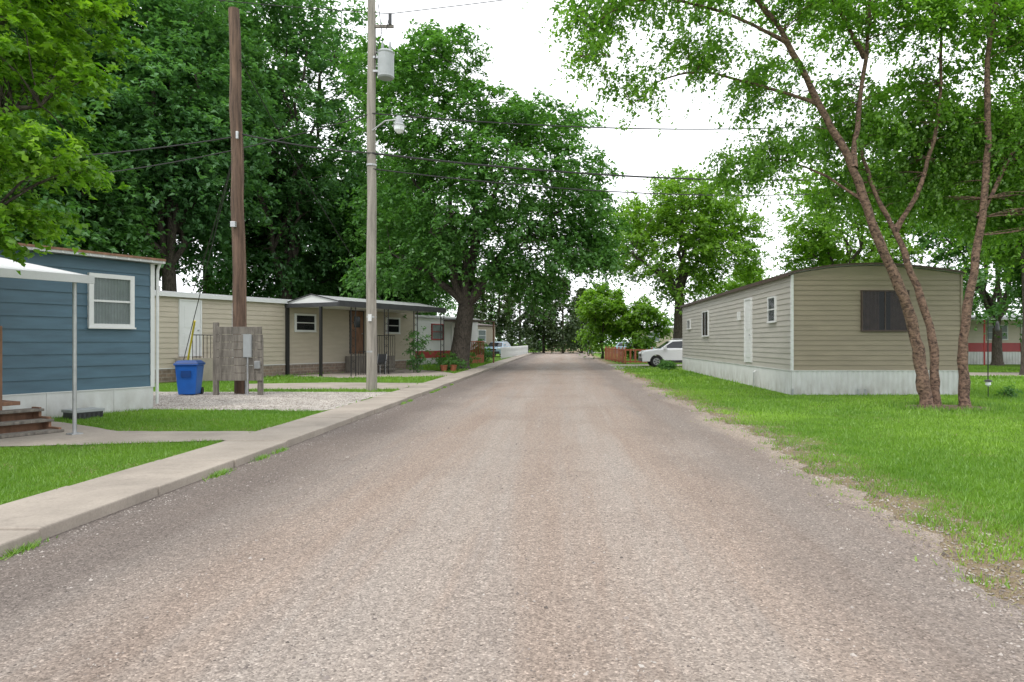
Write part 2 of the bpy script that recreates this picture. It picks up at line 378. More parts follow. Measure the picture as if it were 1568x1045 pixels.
slab('carport_slab',[(-11.5,28.4),(-8.7,26.8),(-4.83,28.2),(-4.83,30.5),(-6.2,33.4),(-8.2,35.3)],'concrete',GZ+0.008,0.02,7)
slab('concrete_path',[(12.4,17.3),(24,17.6),(24,18.5),(12.4,18.2)],'concrete',0.006,0.02,8)
slab('concrete_path',[(15,30),(40,30),(40,33.5),(15,33.5)],'concrete',0.006,0.02,9)
def inpoly(X,Y,pts):
    ins=np.zeros(X.shape,bool); n=len(pts)
    for i in range(n):
        x1,y1=pts[i];x2,y2=pts[(i+1)%n]
        c=((y1>Y)!=(y2>Y)); ins^= c&(X<(x2-x1)*(Y-y1)/((y2-y1) if y2!=y1 else 1e-9)+x1)
    return ins
def vnoise(X,Y,s,seed):
    r=np.random.default_rng(seed); g=r.random((256,256)); x=X*s+1000;y=Y*s+1000
    xi=np.floor(x).astype(int);yi=np.floor(y).astype(int);fx=x-xi;fy=y-yi;fx=fx*fx*(3-2*fx);fy=fy*fy*(3-2*fy)
    q=lambda a,b:g[a%256,b%256]
    return (q(xi,yi)*(1-fx)+q(xi+1,yi)*fx)*(1-fy)+(q(xi,yi+1)*(1-fx)+q(xi+1,yi+1)*fx)*fy
def blades(areas,mode='green'):
    V=[];T=[]
    for (x0,x1,y0,y1,dens,h,wd,z) in areas:
        n=int((x1-x0)*(y1-y0)*dens); X=RNG.uniform(x0,x1,n);Y=RNG.uniform(y0,y1,n)
        keep=np.ones(n,bool)
        for p in paved: keep&=~inpoly(X,Y,p)
        nz=vnoise(X,Y,1.6,3)*0.6+vnoise(X,Y,5,4)*0.4; nf=vnoise(X,Y,14,5)
        if x0>0:
            e=X-edge_r(Y)
            if mode=='green':
                keep&=(e+ (nz-0.5)*1.3 > 0.15+0.5*RNG.random(n)**2)|((nf>0.80)&(e>-0.3)&(RNG.random(n)<0.6))
                keep&=~((vnoise(X,Y,2.1,33)>0.80)&(nf<0.5)&(RNG.random(n)<0.6))
            else: keep&=(np.abs(e-0.35)<0.6*RNG.random(n)**0.7+0.05)|((vnoise(X,Y,2.1,33)>0.80)&(RNG.random(n)<0.5))
            keep&=~((X>6.4)&(X<11.4)&(Y>19.3)&(Y<37)); keep&=((X-8.7)**2/1.0+(Y-15.5)**2/0.5>1)
        else:
            keep&=(X<-4.84+0.07*np.sin(Y*7)*np.sin(Y*2.3)+0.05*(nf>0.7)); keep&=~((X<-8.64+0.5*(Y-14.4))&(Y<14.6)&(X<-8.6))
            keep&=~((vnoise(X,Y,2.1,33)>0.80)&(nf<0.5)&(RNG.random(n)<0.6))
            if mode!='green': keep&=vnoise(X,Y,2.1,33)>0.74
        keep&=(RNG.random(n)<0.45+0.75*nf)
        X=X[keep];Y=Y[keep];nz=nz[keep];nf=nf[keep];n=len(X)
        H=h*(0.5+0.9*RNG.random(n))*(0.6+0.8*nz); a=RNG.uniform(0,2*np.pi,n); W=wd*(0.6+0.8*RNG.random(n))
        la=RNG.uniform(0,2*np.pi,n); ll=H*RNG.uniform(0.1,0.9 if mode=='green' else 2.0,n)
        dx=np.cos(a)*W/2;dy=np.sin(a)*W/2; Z=np.full(n,z)
        t=np.stack([np.stack([X-dx,Y-dy,Z],1),np.stack([X+dx,Y+dy,Z],1),np.stack([X+np.cos(la)*ll,Y+np.sin(la)*ll,Z+H],1)],1)
        V.append(t.reshape(-1,3)); T.append(0.05+0.6*vnoise(X,Y,0.5,9)+0.3*vnoise(X,Y,2.3,12)+0.35*RNG.random(n)+0.15*(nf-.5))
    return np.concatenate(V),np.concatenate(T)
A=[(2.4,6.5,3.2,8,3200,0.042,0.009,0.0),(2.4,12,8,14,1500,0.045,0.012,0.0),(6.5,11,5,8,1500,0.045,0.010,0.0),
   (2.6,22,14,24,500,0.055,0.020,0.0),(2.8,26,24,42,120,0.08,0.045,0.0)]
v,t=blades(A); npmesh('lawn_grass',v,3,L['grass'],t)
A=[(-9,-4.8,4.5,9.9,2300,0.04,0.009,GZ),(-10,-4.8,9.9,15,1300,0.045,0.012,GZ),(-13,-4.8,15,26,350,0.07,0.02,GZ),(-12,-4.8,26,50,110,0.08,0.04,GZ)]
v,t=blades(A); npmesh('lawn_grass',v,3,L['grass'],t*0.7)
A=[(2.4,9,3.2,10,900,0.025,0.008,0.0),(2.4,10,10,25,350,0.03,0.014,0.0)]
v,t=blades(A,'dry'); npmesh('dry_grass',v,3,L['straw'],t)
A=[(-9,-4.8,4.5,15,500,0.025,0.009,GZ)]
v,t=blades(A,'dry'); npmesh('dry_grass',v,3,L['straw'],t)
def pebbles(name,X,Y,Z,S,mat):
    n=len(X); oc=np.array([[1,0,0],[0,1,0],[-1,0,0],[0,-1,0],[0,0,1]],float)
    a=RNG.uniform(0,2*np.pi,n); sc=np.stack([S*RNG.uniform(.7,1.3,n),S*RNG.uniform(.6,1,n),S*RNG.uniform(.4,.8,n)],1)
    P=oc[None]*sc[:,None]; P+=RNG.normal(0,0.12,P.shape)*S[:,None,None]
    c,s_=np.cos(a)[:,None],np.sin(a)[:,None]
    Q=np.stack([P[...,0]*c-P[...,1]*s_,P[...,0]*s_+P[...,1]*c,np.maximum(P[...,2],-0.001)],-1)+np.stack([X,Y,Z],1)[:,None]
    F=np.array([[0,1,4],[1,2,4],[2,3,4],[3,0,4]]); V=Q[:,F].reshape(-1,3); return npmesh(name,V,3,mat)
n=14000; X=RNG.uniform(-3.9,2.9,n); Y=2.5+RNG.random(n)**1.6*22
k=vnoise(X*1.0,Y*0.08,2.2,21)>0.4; X,Y=X[k],Y[k]
pebbles('road_gravel',X,Y,np.full(len(X),0.006),RNG.uniform(0.003,0.008,len(X))*(1+RNG.random(len(X))**12*2),M['pebble'])
n=8000; Y=3.2+RNG.random(n)**1.4*22; X=edge_r(Y)+RNG.normal(0.15,0.25,n)
pebbles('verge_gravel',X,Y,np.full(n,0.006),RNG.uniform(0.005,0.014,n),M['pebble'])
n=9000; X=RNG.uniform(-11,-4.9,n);Y=RNG.uniform(14.1,19.2,n); k=inpoly(X,Y,paved[1]);X,Y=X[k],Y[k]
pebbles('driveway_gravel',X,Y,np.full(len(X),GZ+0.007),RNG.uniform(0.01,0.025,len(X)),M['gravel'])
n=2500; Y=3+RNG.random(n)**1.4*25; X=-3.9+np.abs(RNG.normal(0,0.14,n))
pebbles('kerb_grit',X,Y,np.full(n,0.006),RNG.uniform(0.004,0.010,n),M['pebble'])
n=1800; cy=RNG.uniform(4,24,12); i=RNG.integers(0,12,n); Y=cy[i]+RNG.normal(0,0.10,n); X=-3.88+np.abs(RNG.normal(0,0.03,n)); H=RNG.uniform(0.02,0.07,n); a=RNG.uniform(0,6.28,n)
t=np.stack([np.stack([X-.005,Y,np.full(n,.005)],1),np.stack([X+.005,Y,np.full(n,.005)],1),np.stack([X+np.cos(a)*.04,Y+np.sin(a)*.04,H],1)],1).reshape(-1,3)
npmesh('kerb_weeds',t,3,L['grass'],RNG.random(n))

# ---------------------------------------------------------------- foliage
def unit(a): return a/np.maximum(np.linalg.norm(a,axis=1,keepdims=True),1e-9)
def leafquads(P,size,up=0.7,asp=0.5,fold=0.12,outw=None):
    n=len(P); nn=RNG.normal(0,1,(n,3)); nn[:,2]=np.abs(nn[:,2])+up
    if outw is not None: nn+=outw
    nn=unit(nn); t=unit(np.cross(nn,RNG.normal(0,1,(n,3)))); bb=np.cross(nn,t)
    S=(size*RNG.uniform(0.6,1.35,n))[:,None]
    q=np.stack([P-t*S*0.5,P+bb*S*asp*0.5-t*S*0.08+nn*S*fold,P+t*S*0.5+np.array([0,0,-0.2])*S*0.6,P-bb*S*asp*0.5-t*S*0.08+nn*S*fold],1)
    return q.reshape(-1,3)
def clusters(blobs,seed,shell=0.55):
    r=np.random.default_rng(seed); out=[]
    for (c,rad,n) in blobs:
        d=unit(r.normal(0,1,(n,3))); rr=(shell+(1-shell)*r.random(n))**0.8
        out.append(np.array(c)+d*rr[:,None]*np.array(rad))
    return np.concatenate(out)
def foliage(name,cen,per,ln,size,mat,par,seed,up=0.7,asp=0.5,center=None,spread=0.3,zt=0.25,strands=6,jit=0.12,droop=0.5,outb=0.9):
    """leaf sprays: every cluster throws drooping strands set with leaves"""
    r=np.random.default_rng(seed); n=len(cen)
    if center is None: center=cen.mean(0)
    ns=n*strands; cs=np.repeat(cen,strands,0); out=unit(cs-np.array(center))
    d=unit(r.normal(0,1,(ns,3))*np.array([1,1,0.55])+out*outb+np.array([0,0,0.1])); Ls=ln*r.uniform(0.45,1.5,ns)
    pl=max(3,int(per/strands)); idx=np.repeat(np.arange(ns),pl); t=r.random(len(idx))**0.8
    w=(jit*ln*(1.25-t))[:,None]
    P=cs[idx]+d[idx]*(Ls[idx]*t)[:,None]+r.normal(0,1,(len(idx),3))*w
    P[:,2]-=droop*Ls[idx]*t*t
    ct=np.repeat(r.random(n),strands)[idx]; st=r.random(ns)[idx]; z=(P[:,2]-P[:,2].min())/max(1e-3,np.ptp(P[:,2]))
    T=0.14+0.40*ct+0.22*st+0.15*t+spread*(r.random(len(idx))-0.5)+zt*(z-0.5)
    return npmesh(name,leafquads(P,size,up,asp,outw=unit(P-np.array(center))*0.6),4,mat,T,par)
def limb(b,p0,p1,r0,r1,k,seed,sag=0.0,seg=6,wob=0.06):
    rr=random.Random(seed); p0=Vector(p0);p1=Vector(p1); Ln=(p1-p0).length; pts=[];rs=[]
    for i in range(seg+1):
        t=i/seg; p=p0.lerp(p1,t); p.z+=sag*Ln*math.sin(math.pi*t)
        if 0<i<seg: p+=Vector((rr.uniform(-1,1),rr.uniform(-1,1),rr.uniform(-.5,.5)))*wob*Ln*0.5
        pts.append(p); rs.append(r0+(r1-r0)*t**0.8)
    b.tube(pts,rs,k,7,False); return pts,rs
def twigs(b,cen,skel,k,seed,frac=1.0,r=0.02,sag=0.08):
    rr=random.Random(seed); S=np.array([tuple(p) for p in skel])
    for i,c in enumerate(cen):
        if rr.random()>frac: continue
        d=np.linalg.norm(S-c,axis=1)+np.maximum(0,S[:,2]-c[2])*0.8; j=int(np.argmin(d)); 
        limb(b,S[j],c,r,r*0.3,k,seed+i,sag,4,0.08)
def autotree(name,base,H,cz0,rx,ry,cx,cy,mat,nb,ncl,per,leaf,ln,seed,trunk_r=0.35,fork=None,barkk='bark',tw=0.15,main=6,shell=0.5,zt=0.25,limb_list=None,blobs=None):
    r=np.random.default_rng(seed); e=empty(name,base)
    zc=(H+cz0)/2; rz=(H-cz0)/2; C0=np.array([cx,cy,zc])
    if blobs is None:
        blobs=[]; ph=r.random()*6
        for i in range(nb):
            zz=1-2*(i+0.5)/nb; a=i*2.39996+ph; q0=math.sqrt(1-zz*zz)
            d=np.array([math.cos(a)*q0,math.sin(a)*q0,zz])+r.normal(0,0.15,3); q=r.uniform(0.48,0.80)
            s=r.uniform(0.26,0.44)
            blobs.append((tuple(C0+d*q*np.array([rx,ry,rz])),(rx*s,ry*s,rz*s*0.85),ncl))
        blobs.append((tuple(C0),(rx*.45,ry*.45,rz*.5),ncl))
    cen=clusters(blobs,seed,shell)
    b=B(); fk=fork or cz0*0.9; bx,by,bz=base
    top=Vector((bx+(cx-bx)*0.3,by+(cy-by)*0.3,fk)); rr=random.Random(seed)
    pts=[Vector(base)+Vector((0,0,-0.1)),Vector((bx,by,bz+0.25)),Vector((bx,by,bz)).lerp(top,0.5)+Vector((rr.uniform(-.1,.1),0,0)),top]
    b.tube(pts,[trunk_r*1.5,trunk_r*1.1,trunk_r*0.95,trunk_r*0.85],barkk,12,False); skel=[top]
    tg=([blobs[i][0] for i in range(0,len(blobs),max(1,len(blobs)//main))] if limb_list is None else limb_list)+[(cx,cy,zc+rz*0.5)]
    for i,c in enumerate(tg):
        p,_=limb(b,tuple(top),c,trunk_r*0.5,0.05,barkk,seed+i*13,0.08,8,0.09); skel+=p[1:]
    twigs(b,cen,skel,barkk,seed+99,tw,0.03)
    b.make('trunk',e,smooth=True)
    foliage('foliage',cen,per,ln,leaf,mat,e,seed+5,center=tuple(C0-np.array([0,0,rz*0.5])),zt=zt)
    return e
mb=[(-8.7,15.0,2.2),(-6.3,15.3,2.2),(-3.6,13.2,2.3),(-1.0,12.4,2.0),(.2,9.9,2.1),(1.0,7.9,1.6),(-8.3,11.8,2.5),(-5.6,11.2,2.5),(-2.8,9.9,2.5),(-8.6,8.2,2.3),(-4.9,8.0,2.2),(-1.8,7.3,2.0),(.3,6.2,1.5),(-9.2,5.6,1.6),(-6.4,6.0,1.5),(-3.4,5.7,1.4),(-1.0,4.9,1.0),(-7.3,16.6,1.1),(1.7,6.4,0.9)]
rb=random.Random(4); blobs=[]
for (x,z,rr_) in mb:
    for s in (-1,1): blobs.append(((x+rb.uniform(-.5,.5),36+s*rr_*rb.uniform(.6,1.2),z+rb.uniform(-.5,.5)),(rr_,rr_,rr_*0.66),int(10*rr_**1.6)+5))
autotree('maple_tree',(-5.5,36,GZ),17.4,4.2,6.4,6,-4.2,36.2,L['maple'],22,42,72,0.235,1.0,11,0.50,3.4,
   limb_list=[(-8.8,35.0,6.0),(-2.0,35.0,6.6),(-6.2,36,11),(0,36,8.5),(-8,37,10),(-3,37,12),(-6.6,34,7)],tw=0.12,blobs=blobs,shell=0.45)
for i,(x,y,H,rx,cz,mt) in enumerate([(-17.8,44,27,6.2,3.5,'silver'),(-24,40,28,7,3.5,'deep'),(-31,37,27,7,3,'silver'),(-20.5,35.5,22,5.2,4.2,'silver'),(-28,30,24,5.5,4,'silver'),(-14.0,53,17,5.5,2.0,'deep'),(-36,46,29,8,3,'deep'),(-19,48,15,5.5,1.5,'deep'),(-24.0,31,13,4.5,2.6,'deep'),(-11.5,47,12,3.6,2.2,'maple'),(-26,50,30,7,8,'deep')]):
    autotree('silver_maple_tree',(x,y,GZ),H,cz,rx,rx*0.9,x,y,L[mt],26,32,60,0.30,1.25,31+i*7,0.38,cz*0.8+2,tw=0.07,main=8,zt=0.3)
autotree('elm_tree',(8.4,50,0),14.2,4.2,6.2,5.2,9.0,50.5,L['yellow'],20,32,60,0.27,1.1,101,0.42,4.6,tw=0.2)
autotree('young_tree',(3.6,62,0),7.6,0.8,2.4,2.3,3.4,62,L['yellow'],10,22,60,0.27,0.8,111,0.12,1.0)
autotree('young_tree',(6.3,60,0),6.0,0.5,2.3,2.2,6.4,60,L['yellow'],9,22,60,0.27,0.8,112,0.12,1.0)
for i,(x,y,H,rx,mt,cz) in enumerate([(20,48,14.5,5.2,'yellow',3),(28,44,16,6,'maple',2.4),(37,46,17,6.5,'deep',2.4),(21,31,13.0,3.6,'birch',5.0),(25.5,34,10,3.8,'maple',2.6),(16.5,60,8,4,'yellow',2)]):
    autotree('elm_tree',(x,y,0),H,cz,rx,rx,x,y,L[mt],16,30,54,0.28,1.1,201+i*9,0.18 if y<35 else 0.3,cz,tw=0.1)
for i,(x,y,H) in enumerate([(-11.5,88,9.6),(-8.6,92,10.6),(-5.6,89,9.8),(-2.6,92,10.4),(0.0,90,9.8),(2.6,94,8.6)]):
    e=empty('cedar_tree',(x,y,0)); r=np.random.default_rng(300+i); nc=300
    z=r.random(nc)**0.9; rr=np.sqrt(np.clip(1-(z*1.0)**2.2,0,1))*2.3*(0.75+0.25*np.sin(z*9+i))+0.12; a=r.uniform(0,2*np.pi,nc); q=r.uniform(0.55,1.1,nc)
    cen=np.stack([x+np.cos(a)*rr*q,y+np.sin(a)*rr*q,0.9+z*(H-0.9)],1)
    foliage('foliage',cen,26,0.7,0.34,L['cedar'],e,310+i)
    b=B(); b.tube([(x,y,-.1),(x,y,H*.5),(x,y,H*.95)],[0.2,0.12,0.03],'bark',8); b.make('trunk',e)
blobs=[]; r=np.random.default_rng(55)
for x in np.arange(-85,110,5.0):
    H=r.uniform(5,8.5) if -4<x<24 else r.uniform(9,14)
    for k in range(3): blobs.append(((x+r.uniform(-2,2),118+r.uniform(-6,6),H*(0.25+0.25*k)),(3.6,3.6,H*0.27),22))
for y in np.arange(58,112,6.0):
    for k in range(3): blobs.append(((-26+r.uniform(-2,2)+(0 if y>66 else 6),y,3+3.2*k),(4,4,2.6),26))
    for k in range(2): blobs.append(((36+r.uniform(-3,3),y,3+3.2*k),(4,4,2.6),20))
cen=clusters(blobs,56,0.3); foliage('distant_trees',cen,26,1.6,0.5,L['deep'],None,57,outb=0)

# river birch, right foreground (multi-trunk)
e=empty('river_birch_tree',(8.7,15.5,0)); b=B(); sk=[]
def path(pts,r0,r1,k='birch'):
    P=[Vector(p) for p in pts]; out=[]
    for i in range(len(P)-1):
        p0=P[max(i-1,0)];p1=P[i];p2=P[i+1];p3=P[min(i+2,len(P)-1)]
        for j in range(5):
            t=j/5; out.append(0.5*((2*p1)+(p2-p0)*t+(2*p0-5*p1+4*p2-p3)*t*t+(3*p1-p0-3*p2+p3)*t**3))
    out.append(P[-1]); n=len(out)
    wr=random.Random(int(r0*1e4)+n)
    for i in range(2,n-1): out[i]=out[i]+Vector((wr.uniform(-1,1),wr.uniform(-1,1),0))*0.025
    rs=[(r0+(r1-r0)*(i/(n-1)))*(1+0.07*math.sin(i*1.7)) for i in range(n)]; rs[0]*=1.5; rs[1]*=1.15
    b.tube(out,rs,k,12,False); sk.extend(out[6:]); return out
path([(8.25,15.4,-.1),(8.12,15.4,0.6),(7.98,15.4,1.56),(7.56,15.3,2.75),(6.94,15.2,3.93),(6.42,15.1,5.34),(5.6,15.0,6.75),(4.86,14.8,8.0),(3.97,14.6,9.0),(2.4,14.5,10.0)],0.15,0.035)
path([(6.42,15.1,5.34),(6.66,15.4,6.6),(6.96,15.6,8.4),(7.1,15.7,10.3)],0.07,0.025)
path([(8.55,15.6,-.1),(8.5,15.6,0.6),(8.45,15.7,1.86),(7.98,15.8,3.34),(7.74,15.9,4.1),(7.3,16.0,5.0),(7.0,16.2,6.3)],0.115,0.035)
path([(7.74,15.9,4.1),(8.25,15.8,5.1),(8.7,15.8,7.0),(8.8,15.9,9.5)],0.065,0.025)
path([(9.13,15.5,-.1),(9.1,15.5,0.6),(9.1,15.5,1.56),(9.34,15.4,3.5),(9.52,15.3,5.56),(9.46,15.2,7.8),(9.8,15.1,10.2)],0.13,0.04)
path([(9.4,15.4,4.3),(10.0,15.5,5.4),(10.8,15.6,6.7),(11.6,15.6,8)],0.055,0.02)
path([(5.6,15.0,6.75),(4.4,15.2,7.2),(3.2,15.2,7.5),(2.2,15.1,7.3),(1.5,15,6.7)],0.04,0.008)
path([(4.86,14.8,8.0),(3.4,14.5,8.5),(2.0,14.3,8.7),(0.9,14.2,8.3),(0.35,14.1,7.4)],0.04,0.008)
path([(6.7,15.1,4.6),(5.8,15.6,5.4),(4.8,16,5.8),(4.0,16.2,5.5)],0.035,0.008)
path([(6.9,15.6,8.0),(5.8,15.0,9.2),(4,14.4,10.2),(2,14,10.2),(0.6,13.8,9.4)],0.05,0.01)
bl=[((1.0,14.2,8.9),(1.3,1.2,0.9),40),((0.6,14.2,7.8),(0.6,0.9,0.7),16),((2.2,14.5,9.0),(1.5,1.4,0.9),44),((1.5,14.8,7.1),(0.8,1.0,0.5),14),
    ((3.1,14.9,7.9),(1.1,1.2,0.7),30),((3.3,14.5,9.4),(1.5,1.6,0.9),50),((4.2,16.0,5.6),(0.9,0.9,0.6),26),((4.7,15.4,7.5),(1.0,1.2,0.8),36),((5.2,15.9,6.1),(0.9,1,0.7),32),
    ((5.3,14.8,9.2),(1.6,1.8,1.0),70),((7.1,15.6,9.2),(1.6,1.8,1.1),96),((9.1,15.4,9.3),(1.7,1.8,1.2),120),((11,15.5,8.6),(1.6,1.7,1.4),125),
    ((6.9,16.3,6.9),(1.2,1.2,1.0),75),((8.8,16.6,7.0),(1.5,1.2,1.3),140),((10.4,16.0,6.4),(1.4,1.3,1.2),140),((8.6,17.0,5.5),(1.3,1.0,0.9),90),
    ((10.5,16.4,4.9),(1.3,1.0,0.8),90),((11.9,15.6,6.3),(1.1,1.2,1.5),110),((11.8,15.8,4.5),(0.9,0.9,0.7),55),((7.0,17.0,5.5),(0.9,0.8,0.7),36),((12.6,16.5,7.8),(1,1.3,1.3),70)]
cen=clusters(bl,71,0.2); twigs(b,cen,sk,'birch',72,0.5,0.011,0.05); b.make('trunks',e,smooth=True)
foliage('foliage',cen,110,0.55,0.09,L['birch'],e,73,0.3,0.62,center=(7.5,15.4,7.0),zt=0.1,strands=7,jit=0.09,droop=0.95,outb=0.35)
b=B(); b.add([(8.7+1.15*math.cos(t*.3142)*(1+.1*math.sin(t*5)),15.5+0.8*math.sin(t*.3142),0.012) for t in range(20)]+[(8.7,15.5,0.05)],[(i,(i+1)%20,20) for i in range(20)],'mulch'); b.make('mulch_bed')
n=1500; a=RNG.uniform(0,6.28,n); q=RNG.uniform(0.8,1.15,n); X=8.7+1.15*np.cos(a)*q; Y=15.5+0.8*np.sin(a)*q; H=RNG.uniform(.05,.16,n); a2=RNG.uniform(0,6.28,n)
t=np.stack([np.stack([X-.008,Y,np.zeros(n)],1),np.stack([X+.008,Y,np.zeros(n)],1),np.stack([X+np.cos(a2)*.05,Y+np.sin(a2)*.05,H],1)],1).reshape(-1,3)
npmesh('tall_grass',t,3,L['grass'],RNG.random(n)*.8)
# near tree, top-left
e=empty('oak_tree',(-9.6,8.2,GZ)); b=B(); sk=[]
for pts,r0,r1 in (([(-9.6,8.2,0),(-9.5,8.2,1.6),(-9.3,8.3,3.0),(-9.0,8.4,4.6),(-8.8,8.5,7)],0.26,0.1),([(-9.3,8.3,3.0),(-8.3,8.2,3.9),(-7.2,8.2,4.2),(-6.2,8.1,4.3)],0.12,0.02),([(-9.0,8.4,4.4),(-7.8,8.6,5.2),(-6.7,8.6,5.7),(-5.9,8.5,6)],0.1,0.02),([(-9.4,8.3,2.5),(-8.6,8.2,3.0),(-7.6,8.1,3.1),(-6.7,8.0,3.0)],0.08,0.015)):
    P=path(pts,r0,r1,'bark')
bl=[((-6.8,8.2,5.4),(1.25,1.1,0.6),50),((-6.35,8.2,4.75),(0.75,0.9,0.35),30),((-6.5,8.1,3.8),(0.85,0.9,0.35),32),((-6.9,8.1,3.1),(0.85,0.8,0.32),34),((-7.9,8.4,4.4),(1.0,1.0,1.3),50),((-6.5,8.6,6.3),(1.2,1,0.6),30),((-7.4,7.8,2.7),(0.6,0.6,0.2),16)]
cen=clusters(bl,81,0.35); twigs(b,cen,sk,'bark',82,0.7,0.011); b.make('trunk',e,smooth=True)
foliage('foliage',cen,110,0.34,0.095,L['near'],e,83,0.8,0.66,spread=0.4,strands=6,center=(-8.5,8.3,4.2),jit=0.14,droop=0.4,outb=0.8)
def shrub(name,x,y,z,h,r,mt,seed,leaf=0.09,n=60,per=40):
    e=empty(name,(x,y,z)); cen=clusters([((x,y,z+h*0.5),(r,r,h*0.5),n)],seed,0.2)
    foliage('foliage',cen,per,0.26,leaf,L[mt],e,seed); b=B()
    for k in range(4): limb(b,(x,y,z-.02),tuple(cen[k]),0.02,0.006,'bark',seed+k)
    b.make('stems',e)
shrub('shrub',-6.7,31.5,GZ,2.3,0.55,'deep',401); shrub('shrub',-5.6,33.6,GZ,0.9,0.8,'maple',402); shrub('shrub',-5.8,40,GZ,1.0,0.8,'maple',403)
shrub('shrub',-6.9,52,GZ,1.8,1.2,'deep',404,0.15); shrub('shrub',-5.6,47,GZ,1.5,0.8,'deep',405,0.13)
shrub('shrub',5.6,36.6,0,0.5,0.35,'maple',406); shrub('shrub',12.1,18.6,0,0.3,0.15,'maple',407,0.07,12)

# ---------------------------------------------------------------- mobile homes
A0=math.degrees(math.atan2(0.8944,0.4472)); dx,dy=0.4472,0.8944
Ln=14; e=empty('blue_mobile_home',(-8.64-dx*7,14.4-dy*7,GZ)); ox,oy=-8.64-dx*Ln,14.4-dy*Ln
b=B(frame(ox,oy,A0)); W=4.2
b.box(0,Ln-0.004,0.005,W,0.57,3.14,'blue'); b.siding(0,Ln-0.07,0.57,3.14,11,'blue'); 
b.box(Ln-0.075,Ln+0.01,-0.035,0.08,0.56,3.14,'white')
b.M=frame(ox+dx*Ln,oy+dy*Ln,A0+90); b.siding(0.03,W,0.57,3.14,11,'blue'); b.M=frame(ox,oy,A0)
b.make('walls',e)
b=B(frame(ox,oy,A0)); x=0.0
while x<Ln-0.1:
    x1=min(x+1.2,Ln-0.005); b.box(x+0.004,x1-0.004,-0.012,0.03,GZ,0.555,'skirt'); b.box(x-0.012,x+0.012,-0.02,-0.0125,GZ,0.555,'skirt'); x+=1.2
b.box(Ln-0.03,Ln,0.031,W,GZ,0.555,'skirt'); b.box(0,Ln,-0.03,-0.0,0.5555,0.572,'white'); b.make('skirting',e)
b=B(frame(ox,oy,A0)); b.window(Ln-1.22,Ln-0.52,1.86,2.76,'white','blind','h',0.085)
b.window(Ln-4.6,Ln-3.5,1.86,2.80,'white','blind','h',0.075); b.door(Ln-6.2,Ln-5.3,0.9,2.9); b.make('windows',e)
b=B(frame(ox,oy,A0)); b.prism([(-0.22,3.15),(-0.22,3.22),(W/2,3.42),(W+0.1,3.22),(W+0.1,3.15)],-0.2,Ln+0.12,'metalroof',axis='x')
for i in range(60): b.box(-0.1+i*0.24,-0.07+i*0.24,-0.23,-0.2205,3.155,3.235,'white')
b.box(-0.2,Ln+0.12,-0.245,-0.232,3.20,3.245,'deck'); b.tube([(Ln+0.08,-0.1,3.17),(Ln+0.06,-0.05,3.0),(Ln+0.05,-0.05,0.2)],0.03,'white',8); b.make('roof',e)
b=B(frame(ox,oy,A0)); xa=Ln-2.85
nr=25; vs=[]
for i in range(nr*4+1):
    x=xa-5+5*i/(nr*4); h=0.02*[0,0,1,1][i%4]; vs+=[(x,-0.01,2.98+h),(x,-2.95,2.50+h)]
b.add(vs,[(2*i,2*i+2,2*i+3,2*i+1) for i in range(nr*4)],'white')
b.box(xa-5,xa+0.02,-3.0,-2.952,2.40,2.52,'metalroof'); b.add([(xa,-0.01,2.90),(xa,-0.01,3.0),(xa,-2.95,2.52),(xa,-2.95,2.42)],[(0,1,2,3)],'white')
b.tube([(xa-0.2,-2.88,GZ),(xa-0.2,-2.88,2.46)],0.028,'galv',10); b.tube([(xa-4.6,-2.88,GZ),(xa-4.6,-2.88,2.46)],0.028,'galv',10)
b.box(xa-0.28,xa-0.12,-2.96,-2.80,GZ+0.01,GZ+0.03,'galv'); b.make('porch_awning',e)
e=empty('wooden_porch_steps',(-8.9,10.7,GZ)); b=B(frame(-8.95,10.62,A0))
b.box(-3.4,0.35,-0.2,1.0,0.50,0.56,'deck')
for i in range(3):
    z=0.44-i*0.15; b.box(-1.2,0.55,-0.48-i*0.28,-0.2-i*0.28,z-0.04,z,'greywood'); b.box(-1.2,0.5,-0.24-i*0.28,-0.21-i*0.28,GZ,z-0.041,'deck'); 
b.prism([(-0.98,GZ),(-0.98,0.17),(-0.7,0.17),(-0.7,0.32),(-0.42,0.32),(-0.42,0.46),(-0.2,0.46),(-0.2,GZ)],0.5,0.54,'deck',axis='x')
for x in (0.0,-1.3,-3.0): b.box(x,x+0.09,-0.24,-0.15,GZ,1.75,'deck')
b.box(-3.0,-1.3,-0.22,-0.18,1.4,1.46,'deck'); b.make('steps',e,bevel=0.006)
b=B(frame(-9.12,12.80,A0)); b.box(-0.26,0.24,-0.42,-0.06,GZ,0.21,'char'); b.box(-0.28,0.26,-0.44,-0.04,0.2105,0.26,'greypaint')
for k in range(6): b.box(-0.22+k*0.08,-0.18+k*0.08,-0.425,-0.4205,0.11,0.19,'black')
b.make('vent_box',None,bevel=0.01)

Ln=17.33; ox,oy=-7.85-dx*Ln,36.2-dy*Ln; e=empty('cream_mobile_home',(-12,28,GZ)); b=B(frame(ox,oy,A0)); W=4.2
b.box(0,Ln,0.005,W,0.55,3.14,'cream'); b.siding(0,Ln,0.56,3.12,14,'cream'); b.M=frame(ox+dx*Ln,oy+dy*Ln,A0+90); b.siding(0.03,W,0.56,3.12,14,'cream'); b.M=frame(ox,oy,A0); b.make('walls',e)
b=B(frame(ox,oy,A0)); b.box(0,Ln,-0.03,W,GZ-0.02,0.552,'stone'); b.box(0,Ln,-0.045,0.0,0.5525,0.58,'white'); b.make('stone_skirting',e)
b=B(frame(ox,oy,A0)); b.prism([(-0.15,3.13),(-0.15,3.24),(W/2,3.46),(W+0.12,3.24),(W+0.12,3.13)],-0.1,Ln+0.1,'metalroof',axis='x'); b.box(-0.1,Ln+0.1,-0.17,-0.151,3.10,3.25,'white'); b.make('roof',e)
